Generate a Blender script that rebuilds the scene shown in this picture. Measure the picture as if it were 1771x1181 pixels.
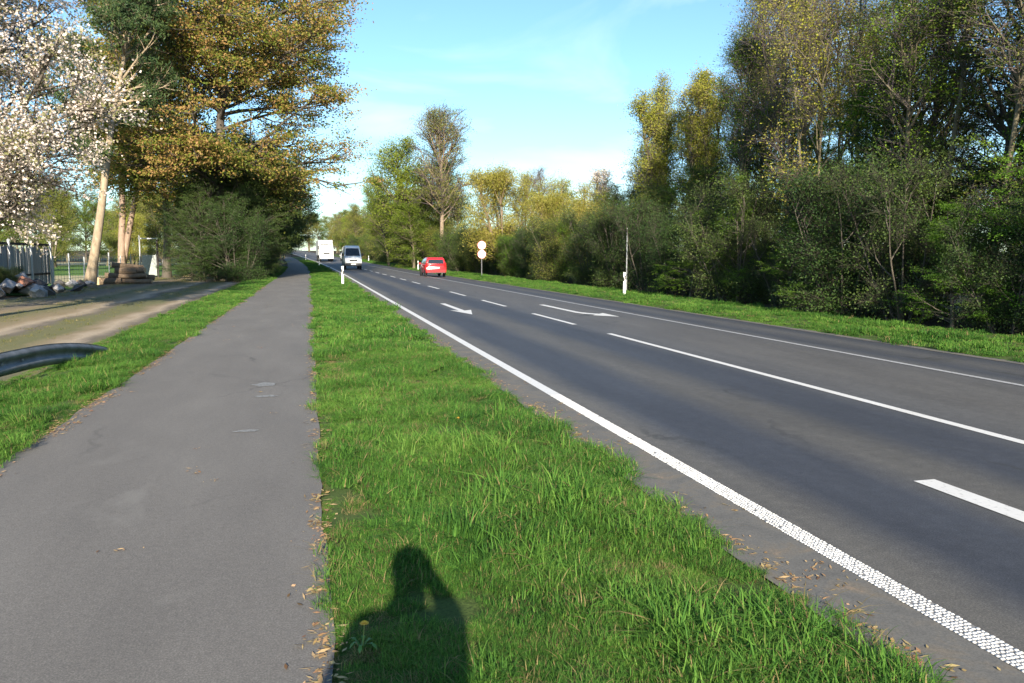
import bpy, bmesh, math, random
import numpy as np
from mathutils import Vector, Matrix

R = math.radians
scene = bpy.context.scene
C = scene.collection
for o in list(bpy.data.objects):
    bpy.data.objects.remove(o)

# ------------------------------------------------------------------ camera
cam_d = bpy.data.cameras.new('camera')
cam_d.sensor_width = 36.0
cam_d.lens = 28.0
cam_d.clip_start = 0.02
cam_d.clip_end = 3000
cam = bpy.data.objects.new('camera', cam_d)
C.objects.link(cam)
cam.location = (0, 0, 1.65)
cam.rotation_euler = (R(90 - 6.196), 0, R(-14.12))
scene.camera = cam

# ------------------------------------------------------------------ sky, sun, exposure
SUN_EL, SUN_AZ = 21.3, 7.2            # the light travels towards azimuth 7.2 degrees east of the road (+Y)
world = bpy.data.worlds.new('World')
scene.world = world
world.use_nodes = True
wn, wl = world.node_tree.nodes, world.node_tree.links
wn.clear()
w_out = wn.new('ShaderNodeOutputWorld')
w_bg = wn.new('ShaderNodeBackground')
w_sky = wn.new('ShaderNodeTexSky')
w_sky.sky_type = 'NISHITA'
w_sky.sun_disc = False
w_sky.sun_elevation = R(SUN_EL)
w_sky.sun_rotation = R(180 + SUN_AZ)
w_sky.altitude = 60
w_sky.air_density = 1.0
w_sky.dust_density = 0.4
w_sky.ozone_density = 0.7
w_bg.inputs['Strength'].default_value = 0.092
# a few thin wisps of cirrus in the sky
w_tc = wn.new('ShaderNodeTexCoord')
w_map = wn.new('ShaderNodeMapping')
w_map.inputs['Scale'].default_value = (1.6, 3.2, 5.0)
w_map.inputs['Location'].default_value = (0.37, 1.9, 0.4)
w_map.inputs['Rotation'].default_value = (0, 0, R(35))
w_ns = wn.new('ShaderNodeTexNoise')
w_ns.inputs['Scale'].default_value = 1.7
w_ns.inputs['Detail'].default_value = 7
w_ns.inputs['Distortion'].default_value = 0.5
w_rp = wn.new('ShaderNodeValToRGB')
w_rp.color_ramp.elements[0].position = 0.56
w_rp.color_ramp.elements[0].color = (0, 0, 0, 1)
w_rp.color_ramp.elements[1].position = 0.75
w_rp.color_ramp.elements[1].color = (0.35, 0.35, 0.35, 1)
w_mix = wn.new('ShaderNodeMixRGB')
w_mix.inputs['Color2'].default_value = (7.0, 7.6, 8.0, 1)
wl.new(w_tc.outputs['Generated'], w_map.inputs['Vector'])
wl.new(w_map.outputs[0], w_ns.inputs['Vector'])
wl.new(w_ns.outputs['Fac'], w_rp.inputs['Fac'])
wl.new(w_rp.outputs['Color'], w_mix.inputs['Fac'])
w_tint = wn.new('ShaderNodeMixRGB')           # the photograph's cool rendering of a spring sky
w_tint.blend_type = 'MULTIPLY'
w_tint.inputs['Fac'].default_value = 1.0
w_tint.inputs['Color2'].default_value = (0.64, 0.87, 1.07, 1)
wl.new(w_sky.outputs['Color'], w_tint.inputs['Color1'])
wl.new(w_tint.outputs['Color'], w_mix.inputs['Color1'])
wl.new(w_mix.outputs['Color'], w_bg.inputs['Color'])
wl.new(w_bg.outputs[0], w_out.inputs['Surface'])

sun_d = bpy.data.lights.new('sun', 'SUN')
sun_d.energy = 4.5
sun_d.angle = R(0.55)
sun_d.color = (1.0, 0.90, 0.74)
sun = bpy.data.objects.new('sun', sun_d)
C.objects.link(sun)
_ce, _se = math.cos(R(SUN_EL)), math.sin(R(SUN_EL))
_dir = Vector((math.sin(R(SUN_AZ)) * _ce, math.cos(R(SUN_AZ)) * _ce, -_se))
sun.rotation_euler = _dir.to_track_quat('-Z', 'Y').to_euler()
sun.location = (-5, -40, 30)

scene.view_settings.view_transform = 'Standard'
scene.view_settings.look = 'None'
scene.view_settings.exposure = 1.3
scene.view_settings.gamma = 1.0
scene.view_settings.use_curve_mapping = False
scene.cycles.use_light_tree = False
scene.cycles.max_bounces = 5
scene.cycles.diffuse_bounces = 4
scene.cycles.glossy_bounces = 2
scene.cycles.transmission_bounces = 4
scene.cycles.transparent_max_bounces = 6
scene.cycles.sample_clamp_indirect = 8.0


# ------------------------------------------------------------------ the lie of the land
def bend(Y):                       # the road swings gently to the left after 60 m
    Y = np.asarray(Y, float)
    a = np.clip(Y - 60, 0, 190)
    return -2.3e-4 * a * a - np.clip(Y - 250, 0, None) * 0.0874


def rise(Y):                       # and climbs a little
    Y = np.asarray(Y, float)
    a = np.clip(Y - 60, 0, 160)
    return 6e-5 * a * a + np.clip(Y - 220, 0, None) * 0.0192


def cross(X):                      # crossfall of the far lane and the right-hand verge
    X = np.asarray(X, float)
    return -0.055 * np.clip(X - 8.73, 0, 2.6)


def on(X, Y, dz=0.0):              # road coordinates -> world point
    return (float(X + bend(Y)), float(Y), float(rise(Y) + cross(X) + dz))


# ------------------------------------------------------------------ node helpers
def new_mat(name):
    m = bpy.data.materials.new(name)
    m.use_nodes = True
    n, l = m.node_tree.nodes, m.node_tree.links
    n.clear()
    out = n.new('ShaderNodeOutputMaterial')
    b = n.new('ShaderNodeBsdfPrincipled')
    l.new(b.outputs[0], out.inputs['Surface'])
    return m, n, l, b, out


def rgba(c):
    return (c[0], c[1], c[2], 1.0)


def ramp(n, l, src, stops, interp='LINEAR'):
    r = n.new('ShaderNodeValToRGB')
    cr = r.color_ramp
    cr.interpolation = interp
    while len(cr.elements) < len(stops):
        cr.elements.new(0.5)
    for e, (p, c) in zip(cr.elements, stops):
        e.position = p
        e.color = rgba(c)
    l.new(src, r.inputs['Fac'])
    return r.outputs['Color']


def noise(n, l, vec, scale, detail=4, rough=0.55, dist=0.0):
    t = n.new('ShaderNodeTexNoise')
    t.inputs['Scale'].default_value = scale
    t.inputs['Detail'].default_value = detail
    t.inputs['Roughness'].default_value = rough
    t.inputs['Distortion'].default_value = dist
    if vec is not None:
        l.new(vec, t.inputs['Vector'])
    return t.outputs['Fac']


def mixc(n, l, fac, a, b, mode='MIX'):
    m = n.new('ShaderNodeMixRGB')
    m.blend_type = mode
    for i, v in ((0, fac), (1, a), (2, b)):
        if isinstance(v, (int, float)):
            m.inputs[i].default_value = v
        elif isinstance(v, tuple):
            m.inputs[i].default_value = rgba(v)
        else:
            l.new(v, m.inputs[i])
    return m.outputs[0]


def bump(n, l, b, h, strength=0.3, dist=0.02):
    k = n.new('ShaderNodeBump')
    k.inputs['Strength'].default_value = strength
    k.inputs['Distance'].default_value = dist
    l.new(h, k.inputs['Height'])
    l.new(k.outputs[0], b.inputs['Normal'])


def simple(name, col, rough=0.5, metal=0.0, var=0.12, scale=8.0, spec=0.5, coat=0.0, bmp=0.0):
    m, n, l, b, out = new_mat(name)
    tc = n.new('ShaderNodeTexCoord')
    f = noise(n, l, tc.outputs['Object'], scale, 5)
    lo = tuple(max(0, c * (1 - var)) for c in col)
    hi = tuple(min(1, c * (1 + var)) for c in col)
    l.new(ramp(n, l, f, [(0.3, lo), (0.7, hi)]), b.inputs['Base Color'])
    b.inputs['Roughness'].default_value = rough
    b.inputs['Metallic'].default_value = metal
    b.inputs['Specular IOR Level'].default_value = spec
    b.inputs['Coat Weight'].default_value = coat
    if bmp:
        bump(n, l, b, f, bmp)
    return m


def leaf_mat(name, cols, scale=0.5, trans=0.35, spread=0.5, hue=0.02, rough=0.55):
    """cols: colour stops of the leaves; patches by noise, each leaf a little different"""
    m, n, l, b, out = new_mat(name)
    tc = n.new('ShaderNodeTexCoord')
    geo = n.new('ShaderNodeNewGeometry')
    oi = n.new('ShaderNodeObjectInfo')
    f = noise(n, l, tc.outputs['Object'], scale, 2, 0.5)
    a = n.new('ShaderNodeMath')
    a.operation = 'MULTIPLY_ADD'
    l.new(geo.outputs['Random Per Island'], a.inputs[0])
    a.inputs[1].default_value = spread
    l.new(f, a.inputs[2])
    s = n.new('ShaderNodeMath')
    s.operation = 'SUBTRACT'
    l.new(a.outputs[0], s.inputs[0])
    s.inputs[1].default_value = spread * 0.5
    k = len(cols)
    c = ramp(n, l, s.outputs[0], [(0.28 + 0.44 * i / max(1, k - 1), q) for i, q in enumerate(cols)])
    hs = n.new('ShaderNodeHueSaturation')
    mr = n.new('ShaderNodeMapRange')
    l.new(oi.outputs['Random'], mr.inputs['Value'])
    mr.inputs['To Min'].default_value = 0.5 - hue
    mr.inputs['To Max'].default_value = 0.5 + hue
    l.new(mr.outputs[0], hs.inputs['Hue'])
    mv = n.new('ShaderNodeMapRange')
    l.new(oi.outputs['Random'], mv.inputs['Value'])
    mv.inputs['To Min'].default_value = 1.42
    mv.inputs['To Max'].default_value = 1.08
    l.new(mv.outputs[0], hs.inputs['Value'])
    l.new(c, hs.inputs['Color'])
    l.new(hs.outputs[0], b.inputs['Base Color'])
    b.inputs['Roughness'].default_value = rough
    b.inputs['Specular IOR Level'].default_value = 0.25
    t = n.new('ShaderNodeBsdfTranslucent')
    l.new(hs.outputs[0], t.inputs['Color'])
    mx = n.new('ShaderNodeMixShader')
    mx.inputs[0].default_value = trans
    l.new(b.outputs[0], mx.inputs[1])
    l.new(t.outputs[0], mx.inputs[2])
    l.new(mx.outputs[0], out.inputs['Surface'])
    return m


def bark_mat(name, a, b_, c, scale=6.0, stretch=0.18):
    m, n, l, b, out = new_mat(name)
    tc = n.new('ShaderNodeTexCoord')
    mp = n.new('ShaderNodeMapping')
    mp.inputs['Scale'].default_value = (1, 1, stretch)
    l.new(tc.outputs['Object'], mp.inputs['Vector'])
    f = noise(n, l, mp.outputs[0], scale, 6, 0.65, 0.4)
    g = noise(n, l, tc.outputs['Object'], 0.7, 3)
    col = ramp(n, l, f, [(0.3, a), (0.5, b_), (0.72, c)])
    col = mixc(n, l, g, col, tuple(x * 0.7 for x in b_), 'MIX')
    l.new(col, b.inputs['Base Color'])
    b.inputs['Roughness'].default_value = 0.85
    bump(n, l, b, f, 0.6, 0.03)
    return m


# ------------------------------------------------------------------ mesh helpers
def np_mesh(name, V, polys, mats, mat_idx=None, smooth=False):
    """polys: list of (k, F) blocks, F an int array (n, k)"""
    me = bpy.data.meshes.new(name)
    V = np.asarray(V, np.float32)
    loops = np.concatenate([F.ravel() for F in polys]).astype(np.int32)
    tot = np.concatenate([np.full(len(F), F.shape[1], np.int32) for F in polys])
    start = np.concatenate([[0], np.cumsum(tot)[:-1]]).astype(np.int32)
    me.vertices.add(len(V))
    me.vertices.foreach_set('co', V.ravel())
    me.loops.add(len(loops))
    me.loops.foreach_set('vertex_index', loops)
    me.polygons.add(len(tot))
    me.polygons.foreach_set('loop_start', start)
    me.polygons.foreach_set('loop_total', tot)
    if mat_idx is not None:
        me.polygons.foreach_set('material_index', np.asarray(mat_idx, np.int32))
    if smooth is not False:
        sm = np.asarray(smooth) if not isinstance(smooth, bool) else np.ones(len(tot), bool)
        me.polygons.foreach_set('use_smooth', sm)
    for m in mats:
        me.materials.append(m)
    me.update(calc_edges=True)
    me.validate()
    return me


def link(name, me, parent=None):
    o = bpy.data.objects.new(name, me)
    C.objects.link(o)
    o.parent = parent
    return o


def tag(o, label=None, cat=None, group=None, kind=None):
    if label:
        o['label'] = label
    if cat:
        o['category'] = cat
    if group:
        o['group'] = group
    if kind:
        o['kind'] = kind
    return o


def empty(name, loc, rz=0.0):
    o = bpy.data.objects.new(name, None)
    o.empty_display_size = 0.2
    C.objects.link(o)
    o.location = loc
    o.rotation_euler = (0, 0, rz)
    return o


class MB:
    """collects shapes for ONE mesh object"""

    def __init__(self):
        self.bm = bmesh.new()

    def box(self, c, s, rot=None, bev=0.0):
        r = bmesh.ops.create_cube(self.bm, size=1.0)
        vs = r['verts']
        M = Matrix.Translation(c) @ (rot if rot is not None else Matrix.Identity(4)) @ Matrix.Diagonal((s[0], s[1], s[2], 1))
        bmesh.ops.transform(self.bm, matrix=M, verts=vs)
        if bev:
            es = list({e for v in vs for e in v.link_edges})
            bmesh.ops.bevel(self.bm, geom=es, offset=bev, segments=2, affect='EDGES', profile=0.5)
        return self

    def bar(self, a, b, r, n=8, r2=None):
        a, b = Vector(a), Vector(b)
        d = b - a
        q = d.to_track_quat('Z', 'Y').to_matrix().to_4x4()
        M = Matrix.Translation((a + b) / 2) @ q
        bmesh.ops.create_cone(self.bm, cap_ends=True, segments=n, radius1=r, radius2=r if r2 is None else r2, depth=d.length, matrix=M)
        return self

    def poly(self, pts):
        self.bm.faces.new([self.bm.verts.new(p) for p in pts])
        return self

    def prism(self, prof, hw, bev=0.0):
        """side profile (y, z) with a half-width for each point, closed on both sides"""
        if not hasattr(hw, '__len__'):
            hw = [hw] * len(prof)
        Lv = [self.bm.verts.new((-w, p[0], p[1])) for p, w in zip(prof, hw)]
        Rv = [self.bm.verts.new((w, p[0], p[1])) for p, w in zip(prof, hw)]
        fs = [self.bm.faces.new(Lv), self.bm.faces.new(Rv[::-1])]
        k = len(prof)
        for i in range(k):
            j = (i + 1) % k
            fs.append(self.bm.faces.new((Lv[j], Lv[i], Rv[i], Rv[j])))
        bmesh.ops.recalc_face_normals(self.bm, faces=fs)
        if bev:
            es = [e for v in Lv + Rv for e in v.link_edges]
            bmesh.ops.bevel(self.bm, geom=list(set(es)), offset=bev, segments=2, affect='EDGES', profile=0.5)
        return self

    def lathe(self, prof, n=16, axis='X', c=(0, 0, 0)):
        rings = []
        for (r, h) in prof:
            ring = []
            for i in range(n):
                a = 2 * math.pi * i / n
                x, y, z = r * math.cos(a), r * math.sin(a), h
                p = {'Z': (x, y, z), 'X': (z, x, y), 'Y': (x, z, y)}[axis]
                ring.append(self.bm.verts.new((p[0] + c[0], p[1] + c[1], p[2] + c[2])))
            rings.append(ring)
        fs = []
        for a, b in zip(rings, rings[1:]):
            for i in range(n):
                j = (i + 1) % n
                fs.append(self.bm.faces.new((a[i], a[j], b[j], b[i])))
        fs.append(self.bm.faces.new(rings[0][::-1]))
        fs.append(self.bm.faces.new(rings[-1]))
        bmesh.ops.recalc_face_normals(self.bm, faces=fs)
        return self

    def mesh(self, name, m, smooth=False):
        me = bpy.data.meshes.new(name)
        self.bm.to_mesh(me)
        self.bm.free()
        me.materials.append(m)
        if smooth:
            for p in me.polygons:
                p.use_smooth = True
        return me

    def build(self, name, m, parent=None, smooth=False):
        return link(name, self.mesh(name, m, smooth), parent)


# ------------------------------------------------------------------ materials of the ground
def mat_asphalt_road():
    m, n, l, b, out = new_mat('road_asphalt')
    uv = n.new('ShaderNodeUVMap')
    sep = n.new('ShaderNodeSeparateXYZ')
    l.new(uv.outputs[0], sep.inputs[0])
    tc = n.new('ShaderNodeTexCoord')
    wob = noise(n, l, tc.outputs['Object'], 0.35, 3)
    ad = n.new('ShaderNodeMath')
    ad.operation = 'MULTIPLY_ADD'
    l.new(wob, ad.inputs[0])
    ad.inputs[1].default_value = 0.35
    l.new(sep.outputs['X'], ad.inputs[2])
    mr = n.new('ShaderNodeMapRange')
    l.new(ad.outputs[0], mr.inputs['Value'])
    mr.inputs['From Min'].default_value = 2.17
    mr.inputs['From Max'].default_value = 12.17
    K = (0.045, 0.049, 0.060)      # polished wheel tracks
    G = (0.096, 0.090, 0.081)      # the worn, dusty strips between and beside them
    B = (0.110, 0.102, 0.090)
    p = lambda x: (x - 2.0) / 10.0
    col = ramp(n, l, mr.outputs[0], [(0.0, G), (p(3.0), B), (p(3.35), K), (p(3.95), K), (p(4.4), G), (p(4.75), (0.086, 0.081, 0.074)),
                                    (p(5.15), K), (p(5.7), K), (p(6.2), (0.088, 0.086, 0.085)), (p(7.2), (0.104, 0.098, 0.091)), (p(8.2), (0.096, 0.091, 0.086)),
                                    (p(8.9), (0.088, 0.087, 0.088)), (p(9.4), K), (p(10.3), (0.085, 0.083, 0.083)), (p(11.0), K)])
    mp = n.new('ShaderNodeMapping')
    mp.inputs['Scale'].default_value = (1.0, 0.16, 1.0)
    l.new(tc.outputs['Object'], mp.inputs['Vector'])
    streak = noise(n, l, mp.outputs[0], 2.2, 6, 0.65)
    col = mixc(n, l, 0.5, col, ramp(n, l, streak, [(0.3, (0.62, 0.62, 0.63)), (0.72, (1.3, 1.3, 1.28))]), 'MULTIPLY')
    fine = noise(n, l, tc.outputs['Object'], 95, 5, 0.85)
    col = mixc(n, l, 0.8, col, ramp(n, l, fine, [(0.30, (0.3, 0.3, 0.31)), (0.5, (0.95, 0.95, 0.95)), (0.70, (2.2, 2.2, 2.1))]), 'MULTIPLY')
    vor = n.new('ShaderNodeTexVoronoi')
    vor.inputs['Scale'].default_value = 34
    l.new(tc.outputs['Object'], vor.inputs['Vector'])
    speck = ramp(n, l, vor.outputs['Distance'], [(0.03, (0.5, 0.5, 0.48)), (0.09, (0, 0, 0))])
    sel = noise(n, l, tc.outputs['Object'], 21, 1)
    spk = mixc(n, l, ramp(n, l, sel, [(0.6, (0, 0, 0)), (0.7, (0.5, 0.5, 0.5))]), (0.0, 0.0, 0.0), speck)
    col = mixc(n, l, 1.0, col, spk, 'ADD')
    mot = noise(n, l, tc.outputs['Object'], 9, 6, 0.8)
    col = mixc(n, l, 0.55, col, ramp(n, l, mot, [(0.3, (0.6, 0.6, 0.6)), (0.52, (1, 1, 1)), (0.72, (1.5, 1.48, 1.44))]), 'MULTIPLY')
    col = cracks(n, l, tc, col, (0.55, 0.10, 1), 0.006, 0.7)
    l.new(col, b.inputs['Base Color'])
    b.inputs['Roughness'].default_value = 0.72
    b.inputs['Specular IOR Level'].default_value = 0.45
    bump(n, l, b, fine, 0.35, 0.004)
    return m


def cracks(n, l, tc, col, sc, width, amount):
    mp = n.new('ShaderNodeMapping')
    mp.inputs['Scale'].default_value = sc
    l.new(tc.outputs['Object'], mp.inputs['Vector'])
    nv = n.new('ShaderNodeTexNoise')
    nv.inputs['Scale'].default_value = 2.5
    nv.inputs['Detail'].default_value = 6
    l.new(tc.outputs['Object'], nv.inputs['Vector'])
    av = n.new('ShaderNodeVectorMath')
    av.operation = 'MULTIPLY_ADD'
    l.new(nv.outputs['Color'], av.inputs[0])
    av.inputs[1].default_value = (0.25, 0.25, 0.0)
    l.new(mp.outputs[0], av.inputs[2])
    vo = n.new('ShaderNodeTexVoronoi')
    vo.feature = 'DISTANCE_TO_EDGE'
    vo.inputs['Scale'].default_value = 0.8
    l.new(av.outputs[0], vo.inputs['Vector'])
    line_ = ramp(n, l, vo.outputs['Distance'], [(width * 0.5, (1, 1, 1)), (width * 1.6, (0, 0, 0))])
    gate = ramp(n, l, noise(n, l, tc.outputs['Object'], 0.35, 3), [(0.50, (0, 0, 0)), (0.62, (amount, amount, amount))])
    return mixc(n, l, mixc(n, l, 1.0, line_, gate, 'MULTIPLY'), col, (0.03, 0.03, 0.028))


def mat_asphalt_path():
    m, n, l, b, out = new_mat('path_asphalt')
    tc = n.new('ShaderNodeTexCoord')
    mp = n.new('ShaderNodeMapping')
    mp.inputs['Scale'].default_value = (1.0, 0.3, 1.0)
    l.new(tc.outputs['Object'], mp.inputs['Vector'])
    big = noise(n, l, mp.outputs[0], 1.3, 6, 0.6)
    fine = noise(n, l, tc.outputs['Object'], 110, 4, 0.85)
    mid = noise(n, l, tc.outputs['Object'], 26, 5, 0.75)
    col = ramp(n, l, big, [(0.3, (0.124, 0.113, 0.101)), (0.55, (0.148, 0.135, 0.120)), (0.75, (0.172, 0.158, 0.140))])
    col = mixc(n, l, 0.75, col, ramp(n, l, fine, [(0.30, (0.35, 0.35, 0.36)), (0.5, (0.95, 0.95, 0.95)), (0.70, (2.0, 2.0, 1.95))]), 'MULTIPLY')
    col = mixc(n, l, 0.35, col, ramp(n, l, mid, [(0.3, (0.55, 0.55, 0.55)), (0.7, (1.45, 1.45, 1.43))]), 'MULTIPLY')
    # transverse hairline joints and old stains
    stain = noise(n, l, tc.outputs['Object'], 0.55, 5, 0.7, 1.2)
    col = mixc(n, l, ramp(n, l, stain, [(0.60, (0, 0, 0)), (0.72, (0.35, 0.35, 0.35))]), col, (0.23, 0.215, 0.19))
    col = cracks(n, l, tc, col, (0.5, 0.35, 1), 0.007, 0.45)
    l.new(col, b.inputs['Base Color'])
    b.inputs['Roughness'].default_value = 0.85
    bump(n, l, b, fine, 0.3, 0.003)
    return m


def mat_margin():
    m, n, l, b, out = new_mat('margin_concrete')
    tc = n.new('ShaderNodeTexCoord')
    a = noise(n, l, tc.outputs['Object'], 3.5, 6, 0.65, 0.6)
    fine = noise(n, l, tc.outputs['Object'], 90, 5, 0.85)
    col = ramp(n, l, a, [(0.3, (0.090, 0.086, 0.080)), (0.5, (0.118, 0.112, 0.102)), (0.62, (0.14, 0.12, 0.095)), (0.74, (0.26, 0.18, 0.12))])
    col = mixc(n, l, 0.6, col, ramp(n, l, fine, [(0.3, (0.45, 0.45, 0.45)), (0.7, (1.8, 1.78, 1.7))]), 'MULTIPLY')
    l.new(col, b.inputs['Base Color'])
    b.inputs['Roughness'].default_value = 0.9
    bump(n, l, b, a, 0.3, 0.01)
    return m


def mat_paint(name, col=(0.74, 0.72, 0.68), wear=0.7):
    m, n, l, b, out = new_mat(name)
    tc = n.new('ShaderNodeTexCoord')
    a = noise(n, l, tc.outputs['Object'], 30, 5, 0.7)
    g = noise(n, l, tc.outputs['Object'], 1.5, 4)
    c = ramp(n, l, a, [(0.32 * wear + 0.05, tuple(x * 0.45 for x in col)), (0.32 * wear + 0.2, tuple(x * 0.92 for x in col)), (0.8, col)])
    c = mixc(n, l, 0.5, c, ramp(n, l, g, [(0.3, (0.85, 0.83, 0.8)), (0.7, (1, 1, 1))]), 'MULTIPLY')
    l.new(c, b.inputs['Base Color'])
    b.inputs['Roughness'].default_value = 0.6
    return m


def mat_soil(name, stops, scale=1.2, bm_s=0.5):
    m, n, l, b, out = new_mat(name)
    tc = n.new('ShaderNodeTexCoord')
    a = noise(n, l, tc.outputs['Object'], scale, 7, 0.68, 0.6)
    f = noise(n, l, tc.outputs['Object'], 45, 4, 0.7)
    c = ramp(n, l, a, stops)
    c = mixc(n, l, 0.8, c, ramp(n, l, f, [(0.3, (0.55, 0.55, 0.55)), (0.7, (1.4, 1.4, 1.35))]), 'MULTIPLY')
    l.new(c, b.inputs['Base Color'])
    b.inputs['Roughness'].default_value = 0.95
    b.inputs['Specular IOR Level'].default_value = 0.2
    bump(n, l, b, f, bm_s, 0.03)
    return m


def mat_drive():
    """sandy farm track: bare pale wheel ruts, mossy and straw-coloured between them"""
    m, n, l, b, out = new_mat('drive_dirt')
    uv = n.new('ShaderNodeUVMap')
    sep = n.new('ShaderNodeSeparateXYZ')
    l.new(uv.outputs[0], sep.inputs[0])
    tc = n.new('ShaderNodeTexCoord')
    mp = n.new('ShaderNodeMapping')
    mp.inputs['Scale'].default_value = (1.0, 0.35, 1.0)
    l.new(tc.outputs['Object'], mp.inputs['Vector'])
    wob = noise(n, l, mp.outputs[0], 0.6, 5, 0.65)
    ad = n.new('ShaderNodeMath')
    ad.operation = 'MULTIPLY_ADD'
    l.new(wob, ad.inputs[0])
    ad.inputs[1].default_value = 1.7
    l.new(sep.outputs['X'], ad.inputs[2])
    mr = n.new('ShaderNodeMapRange')
    l.new(ad.outputs[0], mr.inputs['Value'])
    mr.inputs['From Min'].default_value = -11.15
    mr.inputs['From Max'].default_value = -2.15
    S = (0.38, 0.30, 0.21)
    M_ = (0.13, 0.125, 0.042)
    T = (0.24, 0.18, 0.10)
    D = (0.13, 0.105, 0.075)
    p = lambda x: (x + 12.0) / 9.0
    col = ramp(n, l, mr.outputs[0], [(0.0, D), (p(-11.0), M_), (p(-9.8), D), (p(-9.0), T), (p(-8.4), M_), (p(-7.3), T), (p(-6.95), S), (p(-6.6), D), (p(-6.3), M_),
                                    (p(-5.6), M_), (p(-5.2), T), (p(-4.9), S), (p(-4.5), D), (p(-4.2), M_)])
    f = noise(n, l, tc.outputs['Object'], 30, 5, 0.7)
    col = mixc(n, l, 0.7, col, ramp(n, l, f, [(0.3, (0.6, 0.6, 0.6)), (0.7, (1.35, 1.33, 1.3))]), 'MULTIPLY')
    l.new(col, b.inputs['Base Color'])
    b.inputs['Roughness'].default_value = 0.95
    bump(n, l, b, f, 0.5, 0.02)
    return m


M = {}
M['road'] = mat_asphalt_road()
M['path'] = mat_asphalt_path()
M['margin'] = mat_margin()
M['paint'] = mat_paint('road_paint')
M['paint_old'] = mat_paint('worn_road_paint', (0.46, 0.455, 0.45), 0.9)
M['paint_base'] = mat_paint('thin_greyed_paint', (0.26, 0.25, 0.235), 0.9)
M['paint_scrap'] = mat_paint('scuffed_path_paint', (0.30, 0.295, 0.28), 1.1)
M['soil'] = mat_soil('verge_soil', [(0.3, (0.045, 0.075, 0.018)), (0.58, (0.07, 0.105, 0.026)), (0.78, (0.15, 0.12, 0.06))])
M['floor'] = mat_soil('ground_litter', [(0.3, (0.05, 0.04, 0.025)), (0.55, (0.085, 0.062, 0.038)), (0.75, (0.06, 0.07, 0.025))])
M['field'] = mat_soil('field_grass', [(0.3, (0.06, 0.13, 0.02)), (0.6, (0.10, 0.18, 0.035)), (0.8, (0.16, 0.19, 0.06))], 0.15, 0.3)
M['straw'] = mat_soil('field_tan_and_sunlit', [(0.3, (0.32, 0.27, 0.14)), (0.6, (0.42, 0.38, 0.24)), (0.8, (0.30, 0.30, 0.14))], 0.2, 0.3)  # tan field colour, also paints sunlight on the patch behind the fence
M['drive'] = mat_drive()


# ------------------------------------------------------------------ ground, road, path
def strip(name, xs, y0, y1, z, m, steps, seed=0, jit=(0, 0), mound=0.0, skirt=0.0, curve=True, zfun=None):
    """a sheet between the lateral lines xs, following the road; jit roughens its two edges"""
    rng = np.random.default_rng(seed)
    ys = np.concatenate([np.linspace(y0, min(y1, 30), max(2, int(steps * 0.55))), np.linspace(min(y1, 30), y1, max(2, int(steps * 0.45)))[1:]]) if y1 > 30 and y0 < 30 else np.linspace(y0, y1, steps)
    nx = len(xs)
    X = np.tile(np.asarray(xs, float), (len(ys), 1))

    def wig(amp):
        if not amp:
            return 0
        a = rng.normal(0, 1, len(ys))
        k = np.ones(3) / 3
        return amp * (0.5 * a + 0.9 * np.convolve(rng.normal(0, 1, len(ys)), k, 'same'))
    X[:, 0] += wig(jit[0])
    X[:, -1] += wig(jit[1])
    Y = np.tile(ys[:, None], (1, nx))
    t = (X - X[:, :1]) / (X[:, -1:] - X[:, :1])
    Z = z + cross(X) + rise(Y)
    if mound:
        lump = np.zeros_like(X)
        for _ in range(10):
            fx, fy, ph = rng.normal(0, 2.2), rng.normal(0, 1.8), rng.uniform(0, 6.28)
            lump += np.sin(X * fx + Y * fy + ph) / 10
        Z += mound * np.clip(np.sin(np.pi * t), 0, 1) ** 0.6 * (1 + 0.7 * lump)
    if zfun is not None:
        Z += zfun(X, Y)
    V = np.stack([X + (bend(Y) if curve else 0), Y, Z], -1).reshape(-1, 3)
    UV = np.stack([X, Y], -1).reshape(-1, 2)
    idx = np.arange(len(ys) * nx).reshape(len(ys), nx)
    F = np.stack([idx[:-1, :-1], idx[:-1, 1:], idx[1:, 1:], idx[1:, :-1]], -1).reshape(-1, 4)
    me = np_mesh(name, V, [F], [m], smooth=True)
    uvl = me.uv_layers.new(name='UVMap')
    li = np.empty(len(me.loops), np.int32)
    me.loops.foreach_get('vertex_index', li)
    uvl.data.foreach_set('uv', UV[li].astype(np.float32).ravel())
    return link(name, me)


def grid_ground():
    xs = np.unique(np.concatenate([np.linspace(-900, -40, 24), np.linspace(-40, 40, 33), np.linspace(40, 900, 24)]))
    ys = np.unique(np.concatenate([np.linspace(-300, -40, 10), np.linspace(-40, 260, 61), np.linspace(260, 1500, 30)]))
    X, Y = np.meshgrid(xs, ys)
    Z = -0.19 + rise(np.minimum(Y, 330)) - 0.10 * np.clip((np.abs(X - 6) - 22) / 20, 0, 1)
    V = np.stack([X, Y, Z], -1).reshape(-1, 3)
    idx = np.arange(X.size).reshape(X.shape)
    F = np.stack([idx[:-1, :-1], idx[:-1, 1:], idx[1:, 1:], idx[1:, :-1]], -1).reshape(-1, 4)
    return link('ground', np_mesh('ground', V, [F], [M['floor']], smooth=True))


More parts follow.
